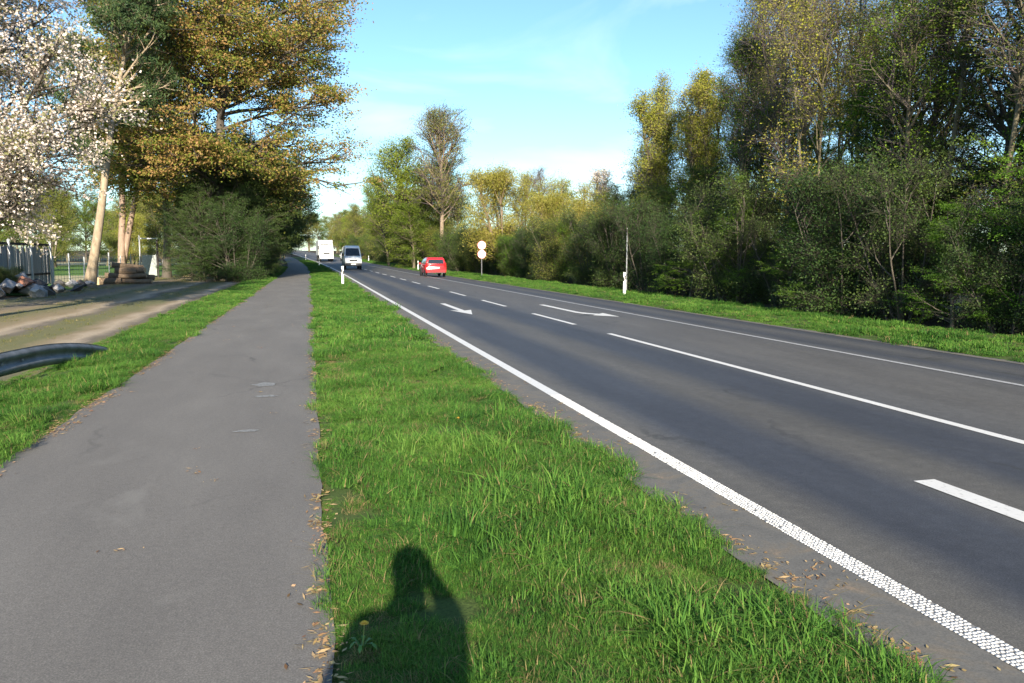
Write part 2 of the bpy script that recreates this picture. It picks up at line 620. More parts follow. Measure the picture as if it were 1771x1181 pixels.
tag(grid_ground(), 'brown leaf litter ground under the woods', kind='structure')
YEND = 330
tag(strip('road', [2.28, 3.5, 5, 6.07, 7.4, 8.73, 10, 11.33], -12, YEND, 0.0, M['road'], 150, 1, (0.0, 0.03)), 'dark grey asphalt road with polished wheel tracks', kind='structure')
tag(strip('cycle_path', [-2.42, -1.6, -0.8, 0.03], -12, 200, 0.0, M['path'], 260, 2, (0.025, 0.018)), 'grey asphalt foot and cycle path', kind='structure')
tag(strip('road_margin', [2.22, 2.45, 2.70], -12, YEND, 0.004, M['margin'], 260, 3, (0.012, 0.004)), 'crumbling grey margin between grass and edge line', kind='structure')
tag(strip('road_shoulder', [11.26, 11.40, 11.52], -12, YEND, 0.006, M['margin'], 200, 33, (0.015, 0.03)), 'pale gravelly edge of the far lane', kind='structure')
XV = [-0.02, 0.12, 0.4, 0.8, 1.2, 1.6, 2.0, 2.2, 2.36]
tag(strip('middle_verge', XV, -12, 200, -0.035, M['soil'], 200, 4, (0.01, 0.012), mound=0.085), 'grassy strip between path and road', kind='structure')
XL = [-4.1, -3.8, -3.4, -3.0, -2.7, -2.36]
tag(strip('outer_verge', XL, -12, 110, -0.03, M['soil'], 140, 5, (0.12, 0.03), mound=0.06, zfun=lambda X, Y: -0.10 * np.clip((-2.5 - X) / 1.5, 0, 1)), 'grassy strip between path and dirt track', kind='structure')
XR = [11.46, 11.8, 12.3, 12.9, 13.6, 14.4, 15.3]
tag(strip('far_verge', XR, -12, 260, -0.015, M['soil'], 120, 6, (0.02, 0.1), mound=0.07), 'grassy strip between road and wood', kind='structure')
tag(strip('dirt_track', [-12.2, -11, -10, -9, -8, -7, -6, -5, -4.4, -3.75], -12, 78, -0.125, M['drive'], 120, 7, (0.3, 0.1), mound=0.03), 'sandy farm track with wheel ruts and moss', kind='structure')
tag(strip('field', [-140, -60, -30, -20, -11.9], 40, 150, -0.14, M['field'], 30, 8, (0, 0), curve=False), 'green meadow behind the fence', kind='structure')
tag(strip('field_sunlit_patch', [-52, -30, -22, -15.6], 56, 76, -0.125, M['straw'], 12, 9, (0.8, 0.6), curve=False), 'pale patch of meadow behind the fence, sunlight put into its colour', kind='structure')  # paler sheet stands in for bright sunlight on the meadow
tag(strip('field_far_edge', [-140, -60, -30, -13], 128, 150, -0.10, M['straw'], 8, 10, (0.5, 0.5), curve=False), 'tan strip of field before the distant wood', kind='structure')


# painted markings
def mark(name, pts_xy, z, m, label):
    V = [on(x, y, z) for x, y in pts_xy]
    me = bpy.data.meshes.new(name)
    me.from_pydata(V, [], [list(range(len(V)))])
    me.materials.append(m)
    me.update()
    return tag(link(name, me), label, kind='structure')


def line(name, x0, x1, y0, y1, m, label, z=0.005, steps=2):
    o = strip(name, [x0, x1], y0, y1, z, m, steps)
    return tag(o, label, kind='structure')


line('edge_line', 2.69, 2.833, 8.8, YEND, M['paint'], 'white solid edge line beside the grass', 0.008, 140)
line('lane_line', 6.01, 6.13, -12, 15.73, M['paint'], 'white solid lane line in mid road', 0.005, 20)
line('turning_lane_line', 8.67, 8.79, -12, YEND, M['paint_old'], 'faded white line beside the far lane', 0.006, 140)
for k in range(14):
    y0 = 18.0 + 6.95 * k
    line('lane_dash', 6.01, 6.13, y0, y0 + 3.7, M['paint'], 'short white dash, number %d of the broken lane line counted from the solid line' % (k + 1), 0.005, 3)


def straight_arrow(yt, label):
    x = 4.33                       # tail at yt, head pointing back towards the camera side
    mark('road_arrow', [(x - 0.09, yt), (x - 0.09, yt - 3.6), (x - 0.33, yt - 3.35), (x, yt - 5.2), (x + 0.33, yt - 3.35), (x + 0.09, yt - 3.6), (x + 0.09, yt)],
         0.006, M['paint'], label)


straight_arrow(26.95, 'white straight ahead arrow painted in the near lane')
straight_arrow(4.8, 'white arrow tail painted in the near lane close by')
x = 7.42
mark('road_arrow', [(x - 0.09, 25.5), (x - 0.09, 21.7), (x - 0.02, 21.25), (x + 0.20, 20.85), (x + 0.06, 20.62), (x + 0.58, 19.95), (x + 0.62, 21.35), (x + 0.42, 21.10), (x + 0.22, 21.45), (x + 0.12, 21.8), (x + 0.09, 22.1), (x + 0.09, 25.5)],
     0.007, M['paint'], 'white turning arrow painted in the middle lane')

line('edge_line_base', 2.695, 2.828, -3.0, 8.85, M['paint_base'], 'thin greyed coat of paint under the line studs', 0.0065, 12)

# the edge line close by is a profiled marking of raised white studs
def studs():
    me_v, me_f = [], []
    rng = np.random.default_rng(5)
    rows = np.arange(2.0, 8.9, 0.0245)
    k = 0
    V, F = [], []
    for ri, y in enumerate(rows):
        for c in range(6):
            x = 2.703 + c * 0.0235 + rng.normal(0, 0.0012)
            if rng.uniform() < 0.012:
                continue
            grow_ = np.clip((y - 4.5) / 4.0, 0, 1)      # the studs run together further along
            sx, sy = 0.0080 + 0.0030 * grow_ + rng.normal(0, 0.0011), 0.0080 + 0.0036 * grow_ + rng.normal(0, 0.0008)
            px, py = x + rng.normal(0, 0.001), y + rng.normal(0, 0.002)
            b = len(V)
            for (ax, ay) in ((-1, -1), (1, -1), (1, 1), (-1, 1)):
                V.append((px + ax * sx, py + ay * sy, 0.0060))
            for (ax, ay) in ((-1, -1), (1, -1), (1, 1), (-1, 1)):
                V.append((px + ax * sx * 0.62, py + ay * sy * 0.62, 0.011))
            F += [(b + 4, b + 5, b + 6, b + 7), (b, b + 1, b + 5, b + 4), (b + 1, b + 2, b + 6, b + 5), (b + 2, b + 3, b + 7, b + 6), (b + 3, b, b + 4, b + 7)]
    return link('line_studs', np_mesh('line_studs', V, [np.array(F)], [M['paint']]))


tag(studs(), 'raised white studs of the profiled edge line', 'road marking', kind='stuff')

# scuffed remains of paint on the path
rng0 = random.Random(3)
for (sx, sy, w, d, txt) in ((-0.62, 10.55, 0.20, 0.20, 'pale scuff of old paint on the path, farthest of three'), (-0.55, 9.65, 0.17, 0.09, 'pale scuff of old paint on the path, middle of three'),
                            (-0.63, 7.75, 0.13, 0.07, 'pale scuff of old paint on the path, closest of three')):
    pts = []
    for i in range(14):
        a = 2 * math.pi * i / 14
        q = rng0.uniform(0.55, 1.0)
        pts.append((sx + w * q * math.cos(a), sy + d * q * math.sin(a)))
    mark('paint_scuff', pts, 0.0045, M['paint_scrap'], txt)


# ------------------------------------------------------------------ scattering of grass and litter
def scatter(name, P, rz, sc, pick, protos, tilt=None):
    col = bpy.data.collections.new(name + '_source')
    for i, me in enumerate(protos):
        col.objects.link(bpy.data.objects.new('%s_tuft_%02d' % (name, i), me))
    me = bpy.data.meshes.new(name)
    me.vertices.add(len(P))
    me.vertices.foreach_set('co', np.asarray(P, np.float32).ravel())
    rot = np.zeros((len(P), 3), np.float32)
    rot[:, 2] = rz
    if tilt is not None:
        rot[:, :2] = tilt
    a = me.attributes.new('rot', 'FLOAT_VECTOR', 'POINT')
    a.data.foreach_set('vector', rot.ravel())
    a = me.attributes.new('sc', 'FLOAT_VECTOR', 'POINT')
    sc = np.asarray(sc, np.float32)
    if sc.ndim == 1:
        sc = np.repeat(sc[:, None], 3, 1)
    a.data.foreach_set('vector', sc.ravel().astype(np.float32))
    a = me.attributes.new('pick', 'INT', 'POINT')
    a.data.foreach_set('value', np.asarray(pick, np.int32))
    o = link(name, me)
    g = bpy.data.node_groups.new(name + '_nodes', 'GeometryNodeTree')
    g.interface.new_socket('Geometry', in_out='INPUT', socket_type='NodeSocketGeometry')
    g.interface.new_socket('Geometry', in_out='OUTPUT', socket_type='NodeSocketGeometry')
    gi, go = g.nodes.new('NodeGroupInput'), g.nodes.new('NodeGroupOutput')
    ci = g.nodes.new('GeometryNodeCollectionInfo')
    ci.inputs['Collection'].default_value = col
    ci.inputs['Separate Children'].default_value = True
    ci.inputs['Reset Children'].default_value = True
    ip = g.nodes.new('GeometryNodeInstanceOnPoints')
    ip.inputs['Pick Instance'].default_value = True

    def attr(nm, ty):
        k = g.nodes.new('GeometryNodeInputNamedAttribute')
        k.data_type = ty
        k.inputs['Name'].default_value = nm
        return [s for s in k.outputs if s.enabled and s.name == 'Attribute'][0]
    L = g.links
    L.new(gi.outputs[0], ip.inputs['Points'])
    L.new(ci.outputs[0], ip.inputs['Instance'])
    L.new(attr('pick', 'INT'), ip.inputs['Instance Index'])
    L.new(attr('rot', 'FLOAT_VECTOR'), ip.inputs['Rotation'])
    L.new(attr('sc', 'FLOAT_VECTOR'), ip.inputs['Scale'])
    L.new(ip.outputs[0], go.inputs[0])
    md = o.modifiers.new('scatter', 'NODES')
    md.node_group = g
    return o


def mat_grass(name, cols, straw=0.10):
    m, n, l, b, out = new_mat(name)
    geo = n.new('ShaderNodeNewGeometry')
    oi = n.new('ShaderNodeObjectInfo')
    big = noise(n, l, oi.outputs['Location'], 0.9, 3, 0.6)
    a = n.new('ShaderNodeMath')
    a.operation = 'MULTIPLY_ADD'
    l.new(geo.outputs['Random Per Island'], a.inputs[0])
    a.inputs[1].default_value = 0.34
    l.new(big, a.inputs[2])
    s = n.new('ShaderNodeMath')
    s.operation = 'SUBTRACT'
    l.new(a.outputs[0], s.inputs[0])
    s.inputs[1].default_value = 0.17
    k = len(cols)
    c = ramp(n, l, s.outputs[0], [(0.25 + 0.5 * i / (k - 1), q) for i, q in enumerate(cols)])
    # some dead straw blades
    mul = n.new('ShaderNodeMath')
    mul.operation = 'MULTIPLY'
    l.new(geo.outputs['Random Per Island'], mul.inputs[0])
    mul.inputs[1].default_value = 37.7
    fr = n.new('ShaderNodeMath')
    fr.operation = 'FRACT'
    l.new(mul.outputs[0], fr.inputs[0])
    lt = n.new('ShaderNodeMath')
    lt.operation = 'LESS_THAN'
    l.new(fr.outputs[0], lt.inputs[0])
    lt.inputs[1].default_value = straw
    c = mixc(n, l, lt.outputs[0], c, (0.30, 0.23, 0.10))
    l.new(c, b.inputs['Base Color'])
    b.inputs['Roughness'].default_value = 0.7
    b.inputs['Specular IOR Level'].default_value = 0.15
    t = n.new('ShaderNodeBsdfTranslucent')
    l.new(c, t.inputs['Color'])
    mx = n.new('ShaderNodeMixShader')
    mx.inputs[0].default_value = 0.35
    l.new(b.outputs[0], mx.inputs[1])
    l.new(t.outputs[0], mx.inputs[2])
    l.new(mx.outputs[0], out.inputs['Surface'])
    return m


M['grass'] = mat_grass('grass_blades', [(0.036, 0.100, 0.020), (0.064, 0.165, 0.026), (0.106, 0.232, 0.034), (0.180, 0.300, 0.055)], 0.05)
M['thatch'] = mat_grass('grass_thatch', [(0.10, 0.08, 0.035), (0.20, 0.16, 0.07), (0.28, 0.23, 0.11)], 0.5)
M['grass_dry'] = mat_grass('grass_mossy', [(0.07, 0.09, 0.02), (0.13, 0.14, 0.03), (0.22, 0.19, 0.06)], 0.3)


def tuft(name, nb, rad, h0, h1, w, m, seed, lean=0.6):
    rng = np.random.default_rng(seed)
    a = rng.uniform(0, 6.283, nb)
    rr = rad * np.sqrt(rng.uniform(0, 1, nb))
    base = np.stack([rr * np.cos(a), rr * np.sin(a), np.full(nb, -0.015)], -1)
    az = a + rng.normal(0, 1.0, nb)
    h = rng.uniform(h0, h1, nb)
    k = np.clip(np.abs(rng.normal(0.7, 0.6, nb)) * lean, 0, 2.1)
    out = np.stack([np.cos(az), np.sin(az), np.zeros(nb)], -1)
    side = np.stack([-np.sin(az), np.cos(az), np.zeros(nb)], -1)
    tw = rng.uniform(-0.8, 0.8, nb)[:, None]
    side = side * np.cos(tw) + out * np.sin(tw)
    ww = w * rng.uniform(0.6, 1.3, nb)
    V = np.zeros((nb, 7, 3))
    for i, t in enumerate((0.0, 0.4, 0.75)):
        p = base + out * (k * h * t * t)[:, None] + np.array([0, 0, 1]) * (h * t * (1 - 0.22 * k * t))[:, None]
        wd = ww * (1.0, 0.9, 0.6)[i]
        V[:, 2 * i] = p - side * wd[:, None] / 2
        V[:, 2 * i + 1] = p + side * wd[:, None] / 2
    V[:, 6] = base + out * (k * h)[:, None] + np.array([0, 0, 1]) * (h * (1 - 0.30 * k))[:, None]
    b = (np.arange(nb) * 7)[:, None]
    Q = np.concatenate([b + np.array([0, 1, 3, 2]), b + np.array([2, 3, 5, 4])])
    T = b + np.array([4, 5, 6])
    return np_mesh(name, V.reshape(-1, 3), [Q, T], [m], smooth=True)


def patch(name, tufts, m_list, seed, rad=0.20):
    """a hand-sized sod: several tufts of one or two sorts joined"""
    rng = np.random.default_rng(seed)
    Vs, Qs, Ts, n0 = [], [], [], 0
    Mi = []
    for (cnt, nb, tr, h0, h1, w, lean, mi) in tufts:
        for _ in range(cnt):
            me = tuft('t', nb, tr, h0, h1, w, m_list[0], int(rng.integers(1 << 30)), lean)
            V = np.empty(len(me.vertices) * 3, np.float32)
            me.vertices.foreach_get('co', V)
            bpy.data.meshes.remove(me)
            a, r = rng.uniform(0, 6.283), rad * math.sqrt(rng.uniform(0, 1))
            V = V.reshape(-1, 3) * rng.uniform(0.75, 1.2) + np.array([r * math.cos(a), r * math.sin(a), 0])
            b = (np.arange(nb) * 7)[:, None] + n0
            Q = np.concatenate([b + np.array([0, 1, 3, 2]), b + np.array([2, 3, 5, 4])])
            Vs.append(V)
            Qs.append(Q)
            Ts.append(b + np.array([4, 5, 6]))
            Mi.append((len(Q), nb, mi))
            n0 += len(V)
    idx = np.concatenate([np.full(q, mi) for q, t_, mi in Mi] + [np.full(t_, mi) for q, t_, mi in Mi])
    return np_mesh(name, np.concatenate(Vs), [np.concatenate(Qs), np.concatenate(Ts)], m_list, idx, smooth=True)


GM = [M['grass'], M['thatch']]
near_t = ([patch('grass_sod', [(20, 34, 0.07, 0.025, 0.07, 0.0038, 1.15, 0), (2, 16, 0.08, 0.03, 0.08, 0.0035, 1.6, 1)], GM, 10 + i) for i in range(4)]
          + [patch('grass_sod', [(8, 26, 0.08, 0.025, 0.07, 0.0038, 1.2, 0), (12, 26, 0.10, 0.02, 0.08, 0.0038, 1.7, 1)], GM, 15)]
          + [patch('grass_sod', [(13, 30, 0.07, 0.03, 0.08, 0.004, 1.1, 0), (5, 24, 0.05, 0.07, 0.135, 0.0048, 1.5, 0)], GM, 20 + i) for i in range(4)])
far_t = ([patch('grass_sod', [(14, 24, 0.10, 0.03, 0.085, 0.009, 1.0, 0), (1, 14, 0.1, 0.03, 0.07, 0.008, 1.6, 1)], GM, 30 + i, 0.26) for i in range(4)]
         + [patch('grass_sod', [(7, 22, 0.10, 0.03, 0.08, 0.009, 1.0, 0), (6, 20, 0.12, 0.02, 0.07, 0.008, 1.6, 1)], GM, 35, 0.26)]
         + [patch('grass_sod', [(10, 24, 0.09, 0.03, 0.085, 0.008, 1.1, 0), (4, 20, 0.06, 0.07, 0.13, 0.009, 1.4, 0)], GM, 40 + i, 0.26) for i in range(4)])
dry_t = [tuft('grass_tuft', 20, 0.10, 0.03, 0.08, 0.009, M['grass_dry'], 50 + i) for i in range(4)]


def verge_points(rng, x0, x1, y0, y1, dens, zbase, mound, zf=None, edge=0.35):
    n = int((x1 - x0) * (y1 - y0) * dens)
    X = rng.uniform(x0 + 0.10, x1 - 0.10, n)
    Y = rng.uniform(y0, y1, n)
    e = np.minimum(X - x0, x1 - X)
    keep = rng.uniform(0, 1, n) < np.clip(0.25 + e / edge, 0, 1)
    X, Y, e = X[keep], Y[keep], e[keep]
    t = (X - x0) / (x1 - x0)
    Z = zbase + cross(X) + rise(Y) + mound * np.clip(np.sin(np.pi * t), 0, 1) ** 0.6
    if zf is not None:
        Z = Z + zf(X, Y)
    # height varies in drifts
    d = 0.5 + 0.5 * np.sin(X * 2.1 + 1.3 * np.sin(Y * 0.9)) * np.sin(Y * 1.37 + X)
    sc = (0.75 + 0.5 * d) * rng.uniform(0.75, 1.2, len(X)) * np.clip(0.30 + e / 0.36, 0, 1)
    return np.stack([X + bend(Y), Y, Z], -1), sc


def border(rng, x0, x1, y0, y1, n, zb):
    Y = rng.uniform(y0, y1, n)
    left = rng.uniform(0, 1, n) < 0.5
    X = np.where(left, x0 + np.abs(rng.normal(0, 0.05, n)) + 0.03, x1 - np.abs(rng.normal(0, 0.05, n)) - 0.03)
    return np.stack([X + bend(Y), Y, zb + cross(X) + rise(Y) + 0.02], -1), rng.uniform(0.16, 0.36, n)


def grass(name, blocks, protos, label, seed):
    rng = np.random.default_rng(seed)
    P, S = [], []
    for b in blocks:
        p, s = verge_points(rng, *b)
        P.append(p)
        S.append(s)
    for b in blocks:
        if len(b) > 5:
            p, s = border(rng, b[0], b[1], b[2], b[3], int((b[3] - b[2]) * min(b[4], 30) * 0.9), b[5])
            P.append(p)
            S.append(s)
    P, S = np.concatenate(P), np.concatenate(S)
    n = len(P)
    drift = np.zeros(n)                   # tall clumps and thin, thatchy spots come in drifts
    for _ in range(9):
        fx, fy, ph = rng.normal(0, 3.4), rng.normal(0, 2.2), rng.uniform(0, 6.28)
        drift += np.sin(P[:, 0] * fx + P[:, 1] * fy + ph) / 3
    tall = rng.uniform(0, 1, n) < np.clip(0.26 + 0.30 * drift, 0.03, 0.8)
    pick = np.where(tall, rng.integers(5, 9, n), rng.integers(0, 4, n))
    pick = np.where(rng.uniform(0, 1, n) < np.clip(0.04 - 0.30 * (drift + 0.65), 0.02, 0.7), 4, pick)
    pick = np.where((S < 0.55) & (pick > 4), pick - 5, pick)
    S = np.where(S < 0.55, S, S * np.clip(1.0 + 0.28 * drift, 0.55, 1.4))
    o = scatter(name, P, rng.uniform(0, 6.283, n), S, pick, protos, rng.normal(0, 0.12, (n, 2)))
    return tag(o, label, 'grass', kind='stuff')


zl = lambda X, Y: -0.10 * np.clip((-2.5 - X) / 1.5, 0, 1)
grass('grass', [(0.0, 2.33, 1.2, 6.5, 62, -0.035, 0.085), (0.0, 2.33, 6.5, 14, 44, -0.035, 0.085)], near_t, 'lush green grass between path and road, close by', 1)
grass('grass', [(0.0, 2.33, 14, 60, 20, -0.035, 0.085), (0.0, 2.33, 60, 160, 6, -0.035, 0.085)], far_t, 'green grass between path and road, farther along', 2)
grass('grass', [(-4.0, -2.40, 6, 22, 40, -0.03, 0.06, zl)], near_t, 'lush green grass between path and dirt track', 3)
grass('grass', [(-4.1, -2.40, 22, 60, 17, -0.03, 0.06, zl), (-4.0, -2.40, 60, 110, 4, -0.03, 0.06, zl)], far_t, 'green grass beside the path, farther along', 4)
grass('grass', [(11.48, 15.0, 8, 30, 11, -0.015, 0.07), (11.48, 15.4, 30, 80, 7, -0.015, 0.07), (11.48, 15.0, 80, 200, 3, -0.015, 0.07)], far_t, 'green grass on the verge before the wood', 5)


def moss():
    rng = np.random.default_rng(8)
    n = 8000
    X, Y = rng.uniform(-12, -3.9, n), rng.uniform(10, 75, n)
    f = np.exp(-((X + 8.3) / 0.7) ** 2) + np.exp(-((X + 6.1) / 0.45) ** 2) + 1.2 * np.exp(-((X + 10.9) / 0.9) ** 2) + np.exp(-((X + 3.9) / 0.35) ** 2)
    f *= 0.55 + 0.6 * np.sin(Y * 0.5 + X) * np.sin(Y * 0.23)
    k = rng.uniform(0, 1, n) < f
    X, Y = X[k], Y[k]
    P = np.stack([X + bend(Y), Y, -0.115 + rise(Y)], -1)
    return scatter('mossy_grass', P, rng.uniform(0, 6.28, len(X)), rng.uniform(0.6, 1.3, len(X)), rng.integers(0, 4, len(X)), dry_t)


tag(moss(), 'short yellowish grass and moss on the dirt track', 'grass', kind='stuff')

# dead leaves and straw along the edges of the asphalt
M['litter'] = leaf_mat('dead_leaves', [(0.13, 0.07, 0.03), (0.30, 0.17, 0.07), (0.42, 0.29, 0.14)], 3.0, 0.15, 0.9)


def litter_mesh(seed):
    rng = np.random.default_rng(seed)
    V, F = [], []
    for i in range(7):
        c = rng.normal(0, 0.04, 3) * (1, 1, 0.04) + (0, 0, 0.004)
        a = rng.uniform(0, 6.28)
        L, W = rng.uniform(0.008, 0.030), rng.uniform(0.003, 0.008)
        u, v = np.array([math.cos(a), math.sin(a), rng.normal(0, 0.08)]), np.array([-math.sin(a), math.cos(a), rng.normal(0, 0.15)])
        b = len(V)
        V += [c - u * L, c + v * W, c + u * L, c - v * W]
        F.append((b, b + 1, b + 2, b + 3))
    return np_mesh('dead_leaf_scrap', V, [np.array(F)], [M['litter']])


def litter():
    rng = np.random.default_rng(12)
    P = []
    for (xc, sg, y0, y1, n) in ((0.01, 0.02, 2, 12, 260), (0.0, 0.045, 12, 45, 700), (-2.40, 0.05, 5, 14, 380), (-2.40, 0.06, 14, 45, 800), (2.33, 0.03, 2, 12, 230), (2.36, 0.05, 12, 45, 700), (-1.2, 0.8, 3, 30, 60), (2.5, 0.1, 2, 14, 60)):
        Y = rng.uniform(y0, y1, n)
        clump = np.sin(Y * 2.3 + xc) * np.sin(Y * 0.77 + 3 * xc) + rng.normal(0, 0.45, n) > -0.1
        Y = Y[clump]
        X = xc + rng.normal(0, sg, len(Y))
        P.append(np.stack([X, Y, np.full(len(Y), 0.004)], -1))
    P = np.concatenate(P)
    n = len(P)
    return scatter('leaf_litter', P, rng.uniform(0, 6.28, n), rng.uniform(0.6, 1.4, n), rng.integers(0, 5, n), [litter_mesh(i) for i in range(5)])


tag(litter(), 'dead leaves and straw along the asphalt edges', 'leaf litter', kind='stuff')


ORD = 'first second third fourth fifth sixth seventh eighth ninth tenth eleventh twelfth thirteenth fourteenth fifteenth sixteenth seventeenth eighteenth nineteenth twentieth'.split() + ['%dth' % k_ for k_ in range(21, 40)]
ORD[20], ORD[21], ORD[22] = '21st', '22nd', '23rd'


# ------------------------------------------------------------------ trees
def unit(v):
    return v / np.maximum(np.linalg.norm(v, axis=-1, keepdims=True), 1e-9)


def grow(rng, P, D, L, nseg, wob, up):
    pts = [P]
    d = unit(D)
    for s in range(nseg):
        d = unit(d + rng.normal(0, wob, d.shape) + np.array([0, 0, 1.0]) * (up if np.isscalar(up) else up[:, None]))
        P = P + d * (L / nseg)[:, None]
        pts.append(P)
    return np.stack(pts, 1)


def kids(rng, pts, n_per, t0, t1, ang0, ang1):
    n, k, _ = pts.shape
    par = np.repeat(np.arange(n), n_per)
    t = rng.uniform(t0, t1, len(par))
    s = np.clip((t * (k - 1)).astype(int), 0, k - 2)
    f = (t * (k - 1) - s)[:, None]
    A, B = pts[par, s], pts[par, s + 1]
    P = A * (1 - f) + B * f
    T = unit(B - A)
    r = rng.normal(0, 1, T.shape)
    perp = unit(r - (r * T).sum(-1, keepdims=True) * T)
    a = rng.uniform(ang0, ang1, len(par))[:, None]
    return par, t, P, np.cos(a) * T + np.sin(a) * perp


def tubes(pts, rad, sides):
    n, k, _ = pts.shape
    T = np.empty_like(pts)
    T[:, 1:-1] = pts[:, 2:] - pts[:, :-2]
    T[:, 0] = pts[:, 1] - pts[:, 0]
    T[:, -1] = pts[:, -1] - pts[:, -2]
    T = unit(T)
    ref = np.where(np.abs(T[..., 2:3]) > 0.9, np.array([1.0, 0, 0]), np.array([0, 0, 1.0]))
    n1 = unit(np.cross(T, ref))
    n2 = np.cross(T, n1)
    a = np.arange(sides) * 2 * math.pi / sides
    V = pts[:, :, None] + rad[:, :, None, None] * (n1[:, :, None] * np.cos(a)[:, None] + n2[:, :, None] * np.sin(a)[:, None])
    idx = np.arange(n * k * sides).reshape(n, k, sides)
    j = np.roll(idx, -1, 2)
    F = np.stack([idx[:, :-1], j[:, :-1], j[:, 1:], idx[:, 1:]], -1).reshape(-1, 4)
    return V.reshape(-1, 3), F


def taper(n, k, r0, tip=0.15, power=1.0):
    t = np.linspace(0, 1, k)
    return np.asarray(r0)[:, None] * (tip + (1 - tip) * (1 - t) ** power)[None]


def leaves(rng, Cn, size, flat=0.5, asp=0.6):
    m = len(Cn)
    N = unit(rng.normal(0, 1, (m, 3)) + np.array([0, 0, 1.0]) * flat * 2)
    r = rng.normal(0, 1, (m, 3))
    u = unit(r - (r * N).sum(-1, keepdims=True) * N)
    v = np.cross(N, u)
    s = (size * rng.uniform(0.6, 1.35, m))[:, None]
    V = np.stack([Cn - u * s * 0.5, Cn + v * s * 0.5 * asp + N * s * 0.12, Cn + u * s * 0.5, Cn - v * s * 0.5 * asp + N * s * 0.12], 1)
    F = np.arange(m * 4).reshape(m, 4)
    return V.reshape(-1, 3), F


class Mesher:
    def __init__(self):
        self.V, self.F, self.M, self.S, self.n = [], [], [], [], 0

    def add(self, V, F, mi, sm):
        self.V.append(V)
        self.F.append(F + self.n)
        self.M.append(np.full(len(F), mi))
        self.S.append(np.full(len(F), sm))
        self.n += len(V)

    def mesh(self, name, mats):
        return np_mesh(name, np.concatenate(self.V), [np.concatenate(self.F)], mats, np.concatenate(self.M), np.concatenate(self.S))


SHAPES = {
    'round': lambda t: np.sqrt(np.clip(np.sin(np.pi * (0.12 + 0.86 * t)), 0.02, 1)),
    'cone': lambda t: 1.02 - 0.9 * t,
    'column': lambda t: 0.55 + 0.6 * np.sin(np.pi * (0.15 + 0.8 * t)),
    'fan': lambda t: 0.35 + 0.65 * t,
    'umbrella': lambda t: 0.5 + 0.5 * np.sin(np.pi * t),
}


